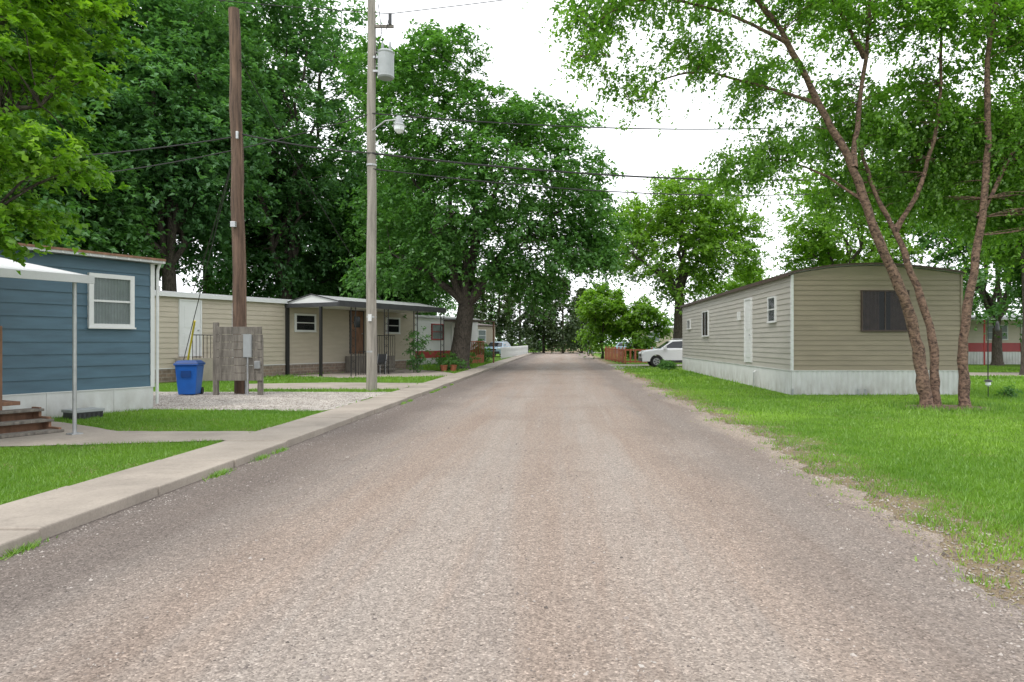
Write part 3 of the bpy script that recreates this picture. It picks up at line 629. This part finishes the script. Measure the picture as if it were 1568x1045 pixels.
b=B(frame(ox,oy,A0)); b.door(4.2,4.95,0.98,2.98,glass=False); b.window(9.4,10.4,2.02,2.64,'white',None,'h',0.08); b.door(12.6,13.4,0.95,2.95,'deck','char'); b.window(15.1,16.0,2.0,2.66,'white',None,'h',0.08)
b.box(6.3,6.4,-0.03,-0.02,0.7,3.0,'white'); b.make('windows_and_doors',e)
b=B(frame(ox,oy,A0)); a0,a1=8.85,15.9
b.box(a0-0.02,a0+0.12,-0.13,-0.03,GZ,3.12,'black')
b.box(a0-0.02,a0+0.08,-2.05,-1.95,GZ,3.02,'black')
for x in (a0+0.9,a0+2.9,a0+4.9,a1-0.1):
    for q in (-0.13,0.13):
        b.tube([(x+q,-2.92,GZ),(x+q,-2.92,3.0)],0.022,'black',6)
    for k in range(9): 
        z=0.3+k*0.32; b.tube([(x-0.13,-2.92,z),(x+0.13,-2.92,z+0.16)],0.008,'black',5); b.tube([(x+0.13,-2.92,z),(x-0.13,-2.92,z+0.16)],0.008,'black',5)
b.prism([(0.0,3.13),(-1.5,3.44),(-3.0,3.13),(-3.0,3.08),(-1.5,3.38),(0.0,3.08)],a0,a1,'metalroof',axis='x')
b.poly([(a0+0.02,-0.05,3.09),(a0+0.02,-2.95,3.09),(a0+0.02,-1.5,3.39)],'white')
b.box(a0-0.03,a1+0.03,-3.06,-3.0,2.93,3.17,'char'); b.box(a0-0.04,a0,-2.999,0.0,2.93,3.10,'char'); b.box(a0,a1,-2.97,-0.16,2.985,3.02,'white')
b.tube([(a0-.02,0,3.14),(a0-.02,-1.5,3.46),(a0-.02,-3.02,3.14)],0.025,'char',6); b.make('carport_canopy',e)
b=B(frame(ox,oy,A0)); b.box(12.2,14.0,-1.5,-0.1,0.1,0.85,'greywood')
for k in range(4): b.box(12.3,13.3,-1.8-k*0.28,-1.5-k*0.28,0.6-k*0.18,0.66-k*0.18,'greywood')
for x in np.arange(12.2,14.01,0.15): b.tube([(x,-1.48,0.86),(x,-1.48,1.8)],0.012,'black',5)
b.tube([(12.2,-1.48,1.8),(14.0,-1.48,1.8)],0.02,'black',6)
for k in range(8): b.tube([(10.6+k*0.14,-2.4,GZ),(10.6+k*0.14,-2.4,1.1)],0.012,'black',5)
b.tube([(10.6,-2.4,1.1),(11.6,-2.4,1.1)],0.018,'black',6); b.make('porch',e)
b=B(frame(ox,oy,A0)); b.box(4.0,5.2,-1.0,-0.06,0.1,0.93,'concrete')
for k in range(4): b.box(5.2+k*0.28,5.48+k*0.28,-1.0,-0.06,GZ,0.75-k*0.17,'concrete')
for x in np.arange(4.0,5.25,0.14): b.tube([(x,-.98,0.93),(x,-.98,1.75)],0.011,'black',5)
for k in range(5): b.tube([(5.2+k*0.26,-.98,0.85-k*0.17),(5.2+k*0.26,-.98,1.75-k*0.17)],0.011,'black',5)
b.tube([(4.0,-.98,1.75),(5.2,-.98,1.75),(6.35,-.98,1.0)],0.018,'black',6)
b.tube([(3.95,-0.98,0.2),(3.95,-0.98,1.75)],0.02,'white',6); b.make('entry_steps',e)
e=empty('patio_chair',(-8.1,30.0,GZ)); b=B(frame(-8.1,30.0,-20,GZ))
for x in (-.22,.22):
    for yy in (-.2,.2): b.tube([(x,yy,0),(x,yy,0.43)],0.014,'galv',6)
    b.tube([(x,.2,.43),(x,.3,.9)],0.014,'galv',6)
b.box(-.24,.24,-.22,.22,.43,.46,'char'); b.add([(-.23,.21,.5),(.23,.21,.5),(.23,.3,.88),(-.23,.3,.88)],[(0,1,2,3)],'char'); b.make('chair',e)

Ln=9.5; ox,oy=-10.2,39.2; e=empty('white_mobile_home',(-8,44,GZ)); b=B(frame(ox,oy,A0)); W=4
b.box(0,Ln,0.005,W,0.5,3.0,'white'); b.siding(0,Ln,0.95,3.0,12,'white'); b.box(0,Ln,-0.03,-0.002,0.5,0.949,'redpaint'); b.box(0,Ln,-0.02,W,GZ,0.499,'skirt')
b.M=frame(ox+dx*Ln,oy+dy*Ln,A0+90); b.siding(0.03,W,0.5,3.0,14,'white'); b.M=frame(ox,oy,A0)
b.prism([(-0.15,3.01),(-0.15,3.1),(W/2,3.3),(W+0.12,3.1),(W+0.12,3.01)],-0.1,Ln+0.1,'metalroof',axis='x')
b.window(1.2,2.2,1.7,2.6,'redpaint','blind'); b.window(4.3,5.4,1.7,2.6,'redpaint','blind'); b.door(6.4,7.3,0.7,2.7)
b.box(5.6,8.8,-1.9,-0.02,2.85,2.93,'darkroof')
for x in (5.7,8.7): b.box(x-.04,x+.04,-1.85,-1.77,GZ,2.85,'deck')
b.box(6,8,-1.5,-0.04,GZ,0.65,'redwood'); 
for x in np.arange(6,8.01,0.2): b.box(x-.02,x+.02,-1.5,-1.46,0.66,1.5,'redwood')
b.box(5.97,8.03,-1.52,-1.44,1.501,1.56,'redwood'); b.make('home',e)
Ln=11; ox,oy=-11.5,56.5; e=empty('tan_mobile_home',(-9,61,GZ)); b=B(frame(ox,oy,A0)); b.box(0,Ln,0.005,W,0.6,3.0,'tan'); b.siding(0,Ln,0.6,3.0,12,'tan'); b.box(0,Ln,-0.02,W,GZ,0.599,'skirt')
b.M=frame(ox+dx*Ln,oy+dy*Ln,A0+90); b.siding(0.03,W,0.6,3.0,12,'tan'); b.M=frame(ox,oy,A0)
b.prism([(-0.15,3.01),(-0.15,3.1),(W/2,3.35),(W+0.12,3.1),(W+0.12,3.01)],-0.1,Ln+0.1,'darkroof',axis='x'); b.window(2,3.2,1.6,2.6,'white','blind'); b.window(8,9.2,1.6,2.6,'white','blind'); b.door(5,5.9,0.7,2.7); b.make('home',e)
Ln=12; e=empty('white_mobile_home',(14,76,0)); b=B(frame(8.5,76,0)); b.box(0,Ln,0.005,W,0.6,3.0,'white'); b.siding(0,Ln,0.6,3.0,12,'cream'); b.box(0,Ln,-0.02,W,0,0.599,'skirt'); b.prism([(-0.15,3.01),(-0.15,3.1),(W/2,3.35),(W+0.12,3.1),(W+0.12,3.01)],-0.1,Ln+0.1,'metalroof',axis='x'); b.window(1,2.2,1.6,2.6,'white','blind'); b.door(4,4.9,0.7,2.7); b.make('home',e)

x0,y0,Wd,Ln=6.48,19.35,4.82,17.6; e=empty('tan_mobile_home',(8.9,28,0))
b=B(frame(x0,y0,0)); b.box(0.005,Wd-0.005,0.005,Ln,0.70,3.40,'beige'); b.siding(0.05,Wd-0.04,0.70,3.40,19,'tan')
arc=lambda x:3.42+0.24*math.sin(math.pi*min(1,max(0,(x/Wd)))**0.9) if x<Wd else 3.42
n=14; vs=[]
for i in range(n+1): x=Wd*i/n; vs+=[(x,-0.006,3.395),(x,-0.006,arc(x))]
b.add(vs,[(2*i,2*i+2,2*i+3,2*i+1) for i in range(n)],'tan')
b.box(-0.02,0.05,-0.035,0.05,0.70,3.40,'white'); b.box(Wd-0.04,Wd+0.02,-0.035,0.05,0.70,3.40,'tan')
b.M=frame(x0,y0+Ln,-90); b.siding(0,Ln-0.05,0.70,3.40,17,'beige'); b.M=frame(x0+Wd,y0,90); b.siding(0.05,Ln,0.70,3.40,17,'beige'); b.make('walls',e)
b=B(frame(x0,y0,0)); b.ribs(0,Wd,-0.01,0.68,0.14,'skirt'); b.box(0,Wd,-0.04,0,0.681,0.699,'white')
b.M=frame(x0,y0+Ln,-90); b.ribs(0,Ln,-0.01,0.68,0.14,'skirt'); b.box(0,Ln,-0.04,0,0.681,0.699,'white'); b.M=frame(x0+Wd,y0,90); b.ribs(0,Ln,-0.01,0.68,0.14,'skirt'); b.make('skirting',e)
b=B(frame(x0,y0,0))
prof=[(-0.10,3.40)]+[(Wd*i/n,arc(Wd*i/n)+0.03) for i in range(n+1)]+[(Wd+0.10,3.40)]
top=[(x,z+0.055) for x,z in prof]
b.prism(prof+top[::-1],-0.10,-0.03,'darkroof'); b.prism([(x,z-0.012) for x,z in prof]+[(x,z-0.01) for x,z in top][::-1],-0.03,Ln+0.1,'metalroof')
b.box(-0.13,-0.10,-0.1,Ln+0.1,3.36,3.47,'darkroof'); b.make('roof',e)
b=B(frame(x0,y0,0)); b.window(1.99,3.27,1.84,2.93,'darkroof','curtain','v',0.035)
b.M=frame(x0,y0+Ln,-90); b.door(12.85,13.6,0.80,2.96,glass=False); b.window(15.6,16.25,2.15,2.85,'white',None,'h',0.05); b.window(5.5,6.7,1.8,2.85,'white','curtain','v',0.05); b.window(1.7,2.4,2.2,2.6,'white',None,'v',0.05)
b.box(12.0,12.15,-0.12,-0.02,2.3,2.6,'white')
b.tube([(14.2,-0.12,-.02),(14.2,-0.12,0.5),(14.2,-0.05,0.55)],0.02,'galv',6); b.make('windows_and_doors',e)
b=B(frame(x0,y0,0)); 
for xx in (1.85,2.05,0.0): b.tube([(xx,-0.1,0),(xx,-0.1,0.16)],0.03,'greypaint',8); b.tube([(xx,-0.1,0.16),(xx,-0.1,0.18)],0.04,'galv',8)
b.make('pipe_stubs',e)
e=empty('red_trim_mobile_home',(33,48,0)); b=B(frame(26.4,46,0)); b.box(0,13,0.005,4,0.45,3.1,'cream'); b.siding(0,13,1.45,3.05,9,'cream')
b.siding(0,13,0.85,1.44,4,'redpaint'); b.ribs(0,13,0,0.84,0.2,'skirt'); b.window(2.2,3.5,1.7,2.6,'white','blind'); b.door(4.5,5.4,0.8,2.8); b.prism([(-0.3,3.06),(-0.3,3.16),(2,3.4),(4.2,3.16),(4.2,3.06)],-0.2,13.2,'metalroof',axis='x')
b.box(0.6,5.2,-2.2,-0.31,2.92,3.0,'white')
for x in (0.7,5.1): b.tube([(x,-2.1,0),(x,-2.1,2.92)],0.05,'redpaint',8)
b.make('home',e)

# ---------------------------------------------------------------- poles & lines
e=empty('utility_pole',(-8.8,18.65,GZ)); b=B(); pts=[];rs=[]
for i in range(13):
    t=i/12; pts.append((-8.78-0.20*t+0.02*math.sin(i*1.9),18.65+0.015*math.sin(i*2.7),-0.1+10.7*t)); rs.append(0.185-0.045*t+0.004*math.sin(i*3.1))
b.tube(pts,rs,'brownwood',16)
b.make('pole',e,smooth=False)
b=B(); b.box(-8.62,-8.44,18.30,18.45,1.0,1.75,'greypaint'); b.tube([(-8.53,18.30,1.5),(-8.53,18.22,1.5)],0.085,'galv',14); b.tube([(-8.53,18.24,1.5),(-8.53,18.20,1.5)],0.07,'carglass',14)
b.tube([(-8.53,18.38,1.75),(-8.60,18.46,3.6),(-8.72,18.5,7.2)],0.018,'brownwood',8); b.tube([(-8.53,18.38,1.0),(-8.53,18.38,0.0)],0.03,'galv',8)
b.box(-8.95,-8.82,18.36,18.46,4.6,4.75,'galv'); b.box(-8.84,-8.78,18.44,18.5,7.0,7.2,'galv'); b.make('meter_box',e,bevel=0.006)
e=empty('meter_board',(-8.6,18.2,GZ)); b=B()
for k in range(7): z=0.48+k*0.205; b.box(-9.15+0.01*(k%2),-7.95+0.012*(k%3),18.02,18.05,z,z+0.195,'greywood')
for x in (-9.2,-8.02): b.box(x-0.06,x+0.06,18.055,18.16,0,2.02 if x<-9 else 1.6,'greywood')
b.box(-8.4,-8.2,17.93,18.018,1.1,1.7,'greypaint'); b.box(-8.12,-7.98,17.95,18.018,0.8,1.0,'galv'); b.tube([(-8.3,17.97,1.1),(-8.3,17.97,0.0)],0.025,'galv',6)
for x in (-9.02,-8.15): b.box(x-0.02,x+0.02,18.0,18.019,0.48,1.9,'greywood')
b.make('board',e,bevel=0.005)
e=empty('utility_pole',(-5.55,19.8,GZ)); b=B(); pts=[(-5.55+0.012*math.sin(i*1.3),19.8,-0.1+13.2*i/14) for i in range(15)]; b.tube(pts,[0.155-0.05*i/14 for i in range(15)],'palewood',16); b.make('pole',e)
b=B(); tx=-5.12; b.tube([(tx,19.75,9.12),(tx,19.75,9.16),(tx,19.75,9.2),(tx,19.75,9.82),(tx,19.75,9.86),(tx,19.75,9.92)],[0.2,0.235,0.23,0.23,0.25,0.2],'greypaint',20)
b.box(tx-0.4,tx-0.2,19.7,19.8,9.3,9.36,'galv'); b.box(tx-0.4,tx-0.2,19.7,19.8,9.7,9.76,'galv')
for q in (-0.1,0.12): b.tube([(tx+q,19.75,9.9),(tx+q,19.75,10.05),(tx+q,19.75,10.2)],[0.03,0.045,0.02],'greypaint',8)
b.box(-5.5,-4.9,19.74,19.8,10.6,10.68,'greywood'); b.tube([(-5.0,19.75,10.68),(-5.0,19.75,11.0)],0.05,'char',8); b.tube([(tx,19.75,10.2),(-5.1,19.7,10.5),(-5.0,19.75,11.0)],0.01,'wire',5)
b.tube([(-5.42,19.7,9.7),(-5.2,19.6,10.4),(-5.3,19.6,11.2)],0.012,'wire',5); b.make('transformer',e)
b=B(); b.tube([(-5.5,19.7,7.6),(-5.1,19.6,7.85),(-4.75,19.5,7.85)],0.022,'galv',8); b.tube([(-4.68,19.5,7.95),(-4.68,19.5,7.84),(-4.68,19.5,7.74),(-4.68,19.5,7.68)],[0.07,0.10,0.12,0.19],'greypaint',16); b.tube([(-4.68,19.5,7.68),(-4.68,19.5,7.55),(-4.68,19.5,7.46)],[0.16,0.14,0.05],'lens',16); b.make('street_light',e,smooth=False)
b=B()
for z in (1.2,2.2,6.6): b.tube([(-5.55,19.8,z),(-5.55,19.8,z+0.05)],0.152,'galv',16)
b.box(-5.6,-5.5,19.6,19.655,2.1,2.3,'white'); b.tube([(-5.42,19.72,GZ),(-5.42,19.72,3.2)],0.022,'palewood',6); b.make('pole_bands',e)
def wire(b,p0,p1,sag,r=0.012):
    p0=Vector(p0);p1=Vector(p1); pts=[]
    for i in range(17): t=i/16; p=p0.lerp(p1,t); p.z-=sag*4*t*(1-t); pts.append(p)
    b.tube(pts,r,'wire',5)
b=B(); wire(b,(-8.9,18.6,7.2),(-5.5,19.7,6.95),0.08,0.022); wire(b,(-5.5,19.7,6.95),(16,30,8.9),0.5,0.032); wire(b,(-5.5,19.7,8.1),(16,30,11.4),0.5,0.022); wire(b,(-5.5,19.7,6.5),(16,30,8.4),0.6,0.02)
wire(b,(-8.9,18.6,7.1),(-17,14,5.2),0.3,0.018); wire(b,(-5.5,19.7,8.1),(-20,22,6.6),0.5,0.018); wire(b,(-8.9,18.6,6.9),(-13,24,3.3),0.2,0.018); wire(b,(-5,19.75,11.0),(30,19,17),0.6,0.012); wire(b,(-5,19.75,11.0),(-30,20,15),0.6,0.012)
wire(b,(-8.9,18.65,6.9),(-12.7,22.5,0.1),0.0,0.012); wire(b,(-8.8,18.6,9.2),(-8.0,30,3.4),0.3,0.014); b.make('power_line')
b=B(); b.tube([(-12.45,22.4,0.1),(-11.35,21.05,2.15)],0.03,'yellow',6); b.make('guy_wire_guard')
# ---------------------------------------------------------------- street furniture & small things
e=empty('trash_bin',(-9.95,18.2,GZ)); b=B(frame(-9.95,18.2,12,GZ))
def taper(b,x,y,z0,x1,y1,z1,k): b.add([(-x,-y,z0),(x,-y,z0),(x,y,z0),(-x,y,z0),(-x1,-y1,z1),(x1,-y1,z1),(x1,y1,z1),(-x1,y1,z1)],[(0,3,2,1),(4,5,6,7),(0,1,5,4),(1,2,6,5),(2,3,7,6),(3,0,4,7)],k)
taper(b,0.21,0.24,0.03,0.27,0.31,0.80,'bin'); taper(b,0.30,0.34,0.801,0.30,0.34,0.84,'bin'); taper(b,0.31,0.35,0.842,0.22,0.25,0.93,'bindark'); b.make('body',e,bevel=0.02)
b=B(frame(-9.95,18.2,12,GZ)); b.tube([(-0.24,0.3,0.1),(0.24,0.3,0.1)],0.1,'rubber',14); b.tube([(-0.2,0.4,0.84),(0.2,0.4,0.84)],0.018,'bindark',8); b.box(-0.12,0.12,-0.315,-0.29,0.5,0.66,'bindark'); b.make('wheels_and_handle',e)
def vehicle(name,Mx,paint,Lc=4.5,Hc=1.62,Wc=1.82):
    e=empty(name,Mx.translation); s=Lc/4.5; h=Hc/1.62
    def arch(cx,r=0.40,n=9): return [(cx+r*math.cos(math.pi*i/n),0.34+r*math.sin(math.pi*i/n)) for i in range(n+1)]
    low=[(-2.22,0.32),(-2.26,0.55),(-2.24,0.82),(-2.08,0.97),(-1.3,1.07),(-1.0,1.09),(2.0,1.12),(2.2,1.04),(2.25,0.6),(2.22,0.32)]
    low+= arch(1.42)+ arch(-1.40)
    b=B(Mx); y=Wc/2; low=[(x*s,z*h) for x,z in low]; nn=len(low)
    rings=[(-y,0.94),(-y+0.06,1.0),(y-0.06,1.0),(y,0.94)]
    vs=[]; 
    for (yy,sc) in rings:
        for x,z in low: vs.append((x*(0.985 if sc<1 else 1),yy,0.32*h+(z-0.32*h)*(0.96 if sc<1 and z>0.8 else 1)))
    fs=[tuple(range(nn))[::-1],tuple(range(3*nn,4*nn))]+[(r*nn+i,r*nn+(i+1)%nn,(r+1)*nn+(i+1)%nn,(r+1)*nn+i) for r in range(3) for i in range(nn)]
    b.add(vs,fs,paint)
    g=[(-1.22,1.05),(-0.50,1.54),(-0.25,1.60),(0.4,1.63),(1.3,1.61),(1.80,1.53),(2.14,1.10)]; g=[(x*s,z*h) for x,z in g]; m=len(g)
    vs=[]
    for sg in (-1,1):
        for x,z in g: vs.append((x,sg*(y-0.06-0.20*max(0,(z/h-1.05)/0.55)),z))
    b.add(vs,[tuple(range(m))[::-1],tuple(range(m,2*m))]+[(i,i+1,m+i+1,m+i) for i in range(m-1)],paint); b.make('body',e,bevel=0.03)
    b=B(Mx)
    def sp(x,z,sg): return (x*s,sg*(y-0.06-0.20*max(0,(z-1.05)/0.55)+0.006),z*h)
    for sg in (-1,1):
        for q in ([(-1.02,1.13),(-0.42,1.51),(0.22,1.55),(0.22,1.13)],[(0.30,1.13),(0.30,1.55),(1.08,1.55),(1.08,1.14)],[(1.16,1.14),(1.16,1.55),(1.66,1.50),(1.92,1.15)]):
            b.poly([sp(x,z,sg) for x,z in q],'carglass')
    b.poly([(-1.15*s,-0.72,1.10*h),(-1.15*s,0.72,1.10*h),(-0.55*s,0.62,1.51*h),(-0.55*s,-0.62,1.51*h)],'carglass')
    for i in range(4): b.v[-4+i]=tuple(Vector(b.v[-4+i])+Mx.to_3x3()@Vector((-0.02,0,0.02)))
    b.poly([(1.86*s,-0.62,1.47*h),(1.86*s,0.62,1.47*h),(2.13*s,0.70,1.15*h),(2.13*s,-0.70,1.15*h)],'carglass'); b.make('windows',e)
    b=B(Mx)
    for cx in (-1.40,1.42):
        for sg in (-1,1):
            yo=sg*(y-0.02); yi=sg*(y-0.24)
            b.tube([(cx*s,yi,0.34),(cx*s,yo-sg*0.03,0.34),(cx*s,yo,0.34)],[0.34,0.34,0.30],'rubber',24)
            b.tube([(cx*s,yo-sg*0.02,0.34),(cx*s,yo+sg*0.008,0.34)],[0.215,0.20],'galv',20)
            for k in range(5):
                a=k*1.2566; b.tube([(cx*s+0.06*math.cos(a+.6),yo+sg*0.012,0.34+0.06*math.sin(a+.6)),(cx*s+0.17*math.cos(a+.6),yo+sg*0.012,0.34+0.17*math.sin(a+.6))],0.028,'black',5)
    b.make('wheels',e)
    b=B(Mx); b.box(-2.30*s,-2.2*s,-0.75,0.75,0.34,0.55,'char'); b.box(-2.275*s,-2.2*s,-0.42,0.42,0.62,0.78,'black'); b.box(2.2*s,2.30*s,-0.8,0.8,0.36,0.6,'char')
    for sg in (-1,1):
        b.box(-2.27*s,-2.0*s,sg*0.55,sg*(y-0.02),0.74,0.88,'lens'); b.box(2.15*s,2.28*s,sg*0.62,sg*(y-0.03),0.75,0.98,'amber'); b.box(-1.0*s,-0.82*s,sg*(y-0.02),sg*(y+0.16),1.08,1.22,paint)
        b.box(-1.0*s,1.02*s,sg*(y-0.03),sg*(y+0.012),0.30,0.42,'char'); b.box(0.26*s,0.28*s,sg*(y-0.03),sg*(y+0.004),0.45,1.05,'black'); b.tube([(-0.3*s,sg*0.62,1.66*h),(1.5*s,sg*0.62,1.66*h)],0.02,'galv',6)
    b.make('trim',e,bevel=0.01)
vehicle('white_suv',frame(6.9,41,0,0.015),'carpaint')
vehicle('parked_car',frame(-6.3,66,80,GZ),'carblue',4.3,1.45,1.75)
vehicle('parked_car',frame(-8.4,53.5,63,GZ),'carred',4.4,1.5,1.78)
vehicle('parked_car',frame(7.5,70,170,0),'carblue',4.4,1.5,1.78)
e=empty('motorcycle',(3.0,74,0)); b=B(frame(3.0,74,70))
for x in (-0.7,0.7):
    b.tube([(x+0.3*math.cos(a*.5236),0,0.32+0.3*math.sin(a*.5236)) for a in range(13)],0.05,'rubber',8); b.tube([(x,-0.05,0.32),(x,0.05,0.32)],0.08,'galv',8)
b.tube([(-0.7,0,0.32),(-0.45,0,0.95),(-0.4,0,1.05)],0.03,'galv',8); b.tube([(-0.4,-0.35,1.08),(-0.4,0.35,1.08)],0.02,'black',6); b.tube([(-0.4,0,0.85),(-0.1,0,0.9),(0.15,0,0.78)],[0.1,0.16,0.08],'redpaint',10)
b.tube([(0.1,0,0.78),(0.5,0,0.76),(0.75,0,0.82)],[0.1,0.13,0.06],'black',10); b.box(-0.3,0.3,-0.15,0.15,0.25,0.62,'char'); b.tube([(0,-.18,.3),(0.9,-.18,.3)],0.04,'galv',8); b.make('frame',e)
e=empty('wooden_fence',(4,49,0)); 
for (p0,p1) in ((Vector((3.5,57,0)),Vector((4.2,46.5,0))),(Vector((4.2,46.5,0)),Vector((6.2,46.2,0)))):
    b=B(); an=math.degrees(math.atan2((p1-p0).y,(p1-p0).x)); b.M=frame(p0.x,p0.y,an); Lf=(p1-p0).length; n=int(Lf/0.30)
    for i in range(n): x=Lf*i/n; b.box(x,x+0.12,-0.02,0,0.08,1.0+0.02*math.sin(i*1.3),'redwood')
    for z in (0.12,0.92): b.box(0,Lf,0.002,0.05,z,z+0.10,'redwood')
    for x in np.arange(0,Lf,1.8): b.box(x,x+0.1,0.052,0.15,0,1.15,'redwood')
    b.make('boards',e)
e=empty('picket_fence',(-4.7,70,GZ)); b=B(frame(-5.1,56,88)); Lf=26
for i in range(int(Lf/0.16)): x=i*0.16; b.prism([(x,GZ+.05),(x+0.09,GZ+.05),(x+0.09,1.0),(x+0.045,1.08),(x,1.0)],-0.02,0,'white')
for z in (0.35,0.85): b.box(0,Lf,0.002,0.04,z,z+0.07,'white')
b.make('pickets',e)
e=empty('garden_light',(11.4,18.3,0)); b=B(); b.tube([(11.4,18.3,0),(11.4,18.3,0.32)],0.012,'black',6); b.tube([(11.4,18.3,0.32),(11.4,18.3,0.36),(11.4,18.3,0.44)],[0.04,0.07,0.06],'lens',10); b.tube([(11.4,18.3,0.44),(11.4,18.3,0.47),(11.4,18.3,0.5)],[0.11,0.09,0.02],'black',10); b.make('lamp',e)
e=empty('bird_feeder_pole',(13.7,22,0)); b=B(); b.tube([(13.7,22,0),(13.7,22,2.2)],0.018,'black',6); b.tube([(13.7,22,2.2),(13.85,22,2.32),(14.0,22,2.2)],0.012,'black',6); b.tube([(14,22,1.85),(14,22,1.9),(14,22,2.1),(14,22,2.18)],[0.06,0.07,0.05,0.02],'char',10); b.make('feeder',e)
for x,y in ((-5.3,33),(-5.7,32.7)):
    e=empty('flower_pot',(x,y,GZ)); b=B(); b.tube([(x,y,GZ),(x,y,0.36),(x,y,0.37),(x,y,0.4)],[0.12,0.17,0.19,0.19],'redwood',12); b.make('pot',e)
    cen=clusters([((x,y,0.55),(0.2,0.2,0.15),14)],int(500-x*10),0.2); foliage('plant',cen,30,0.12,0.06,L['maple'],e,501)
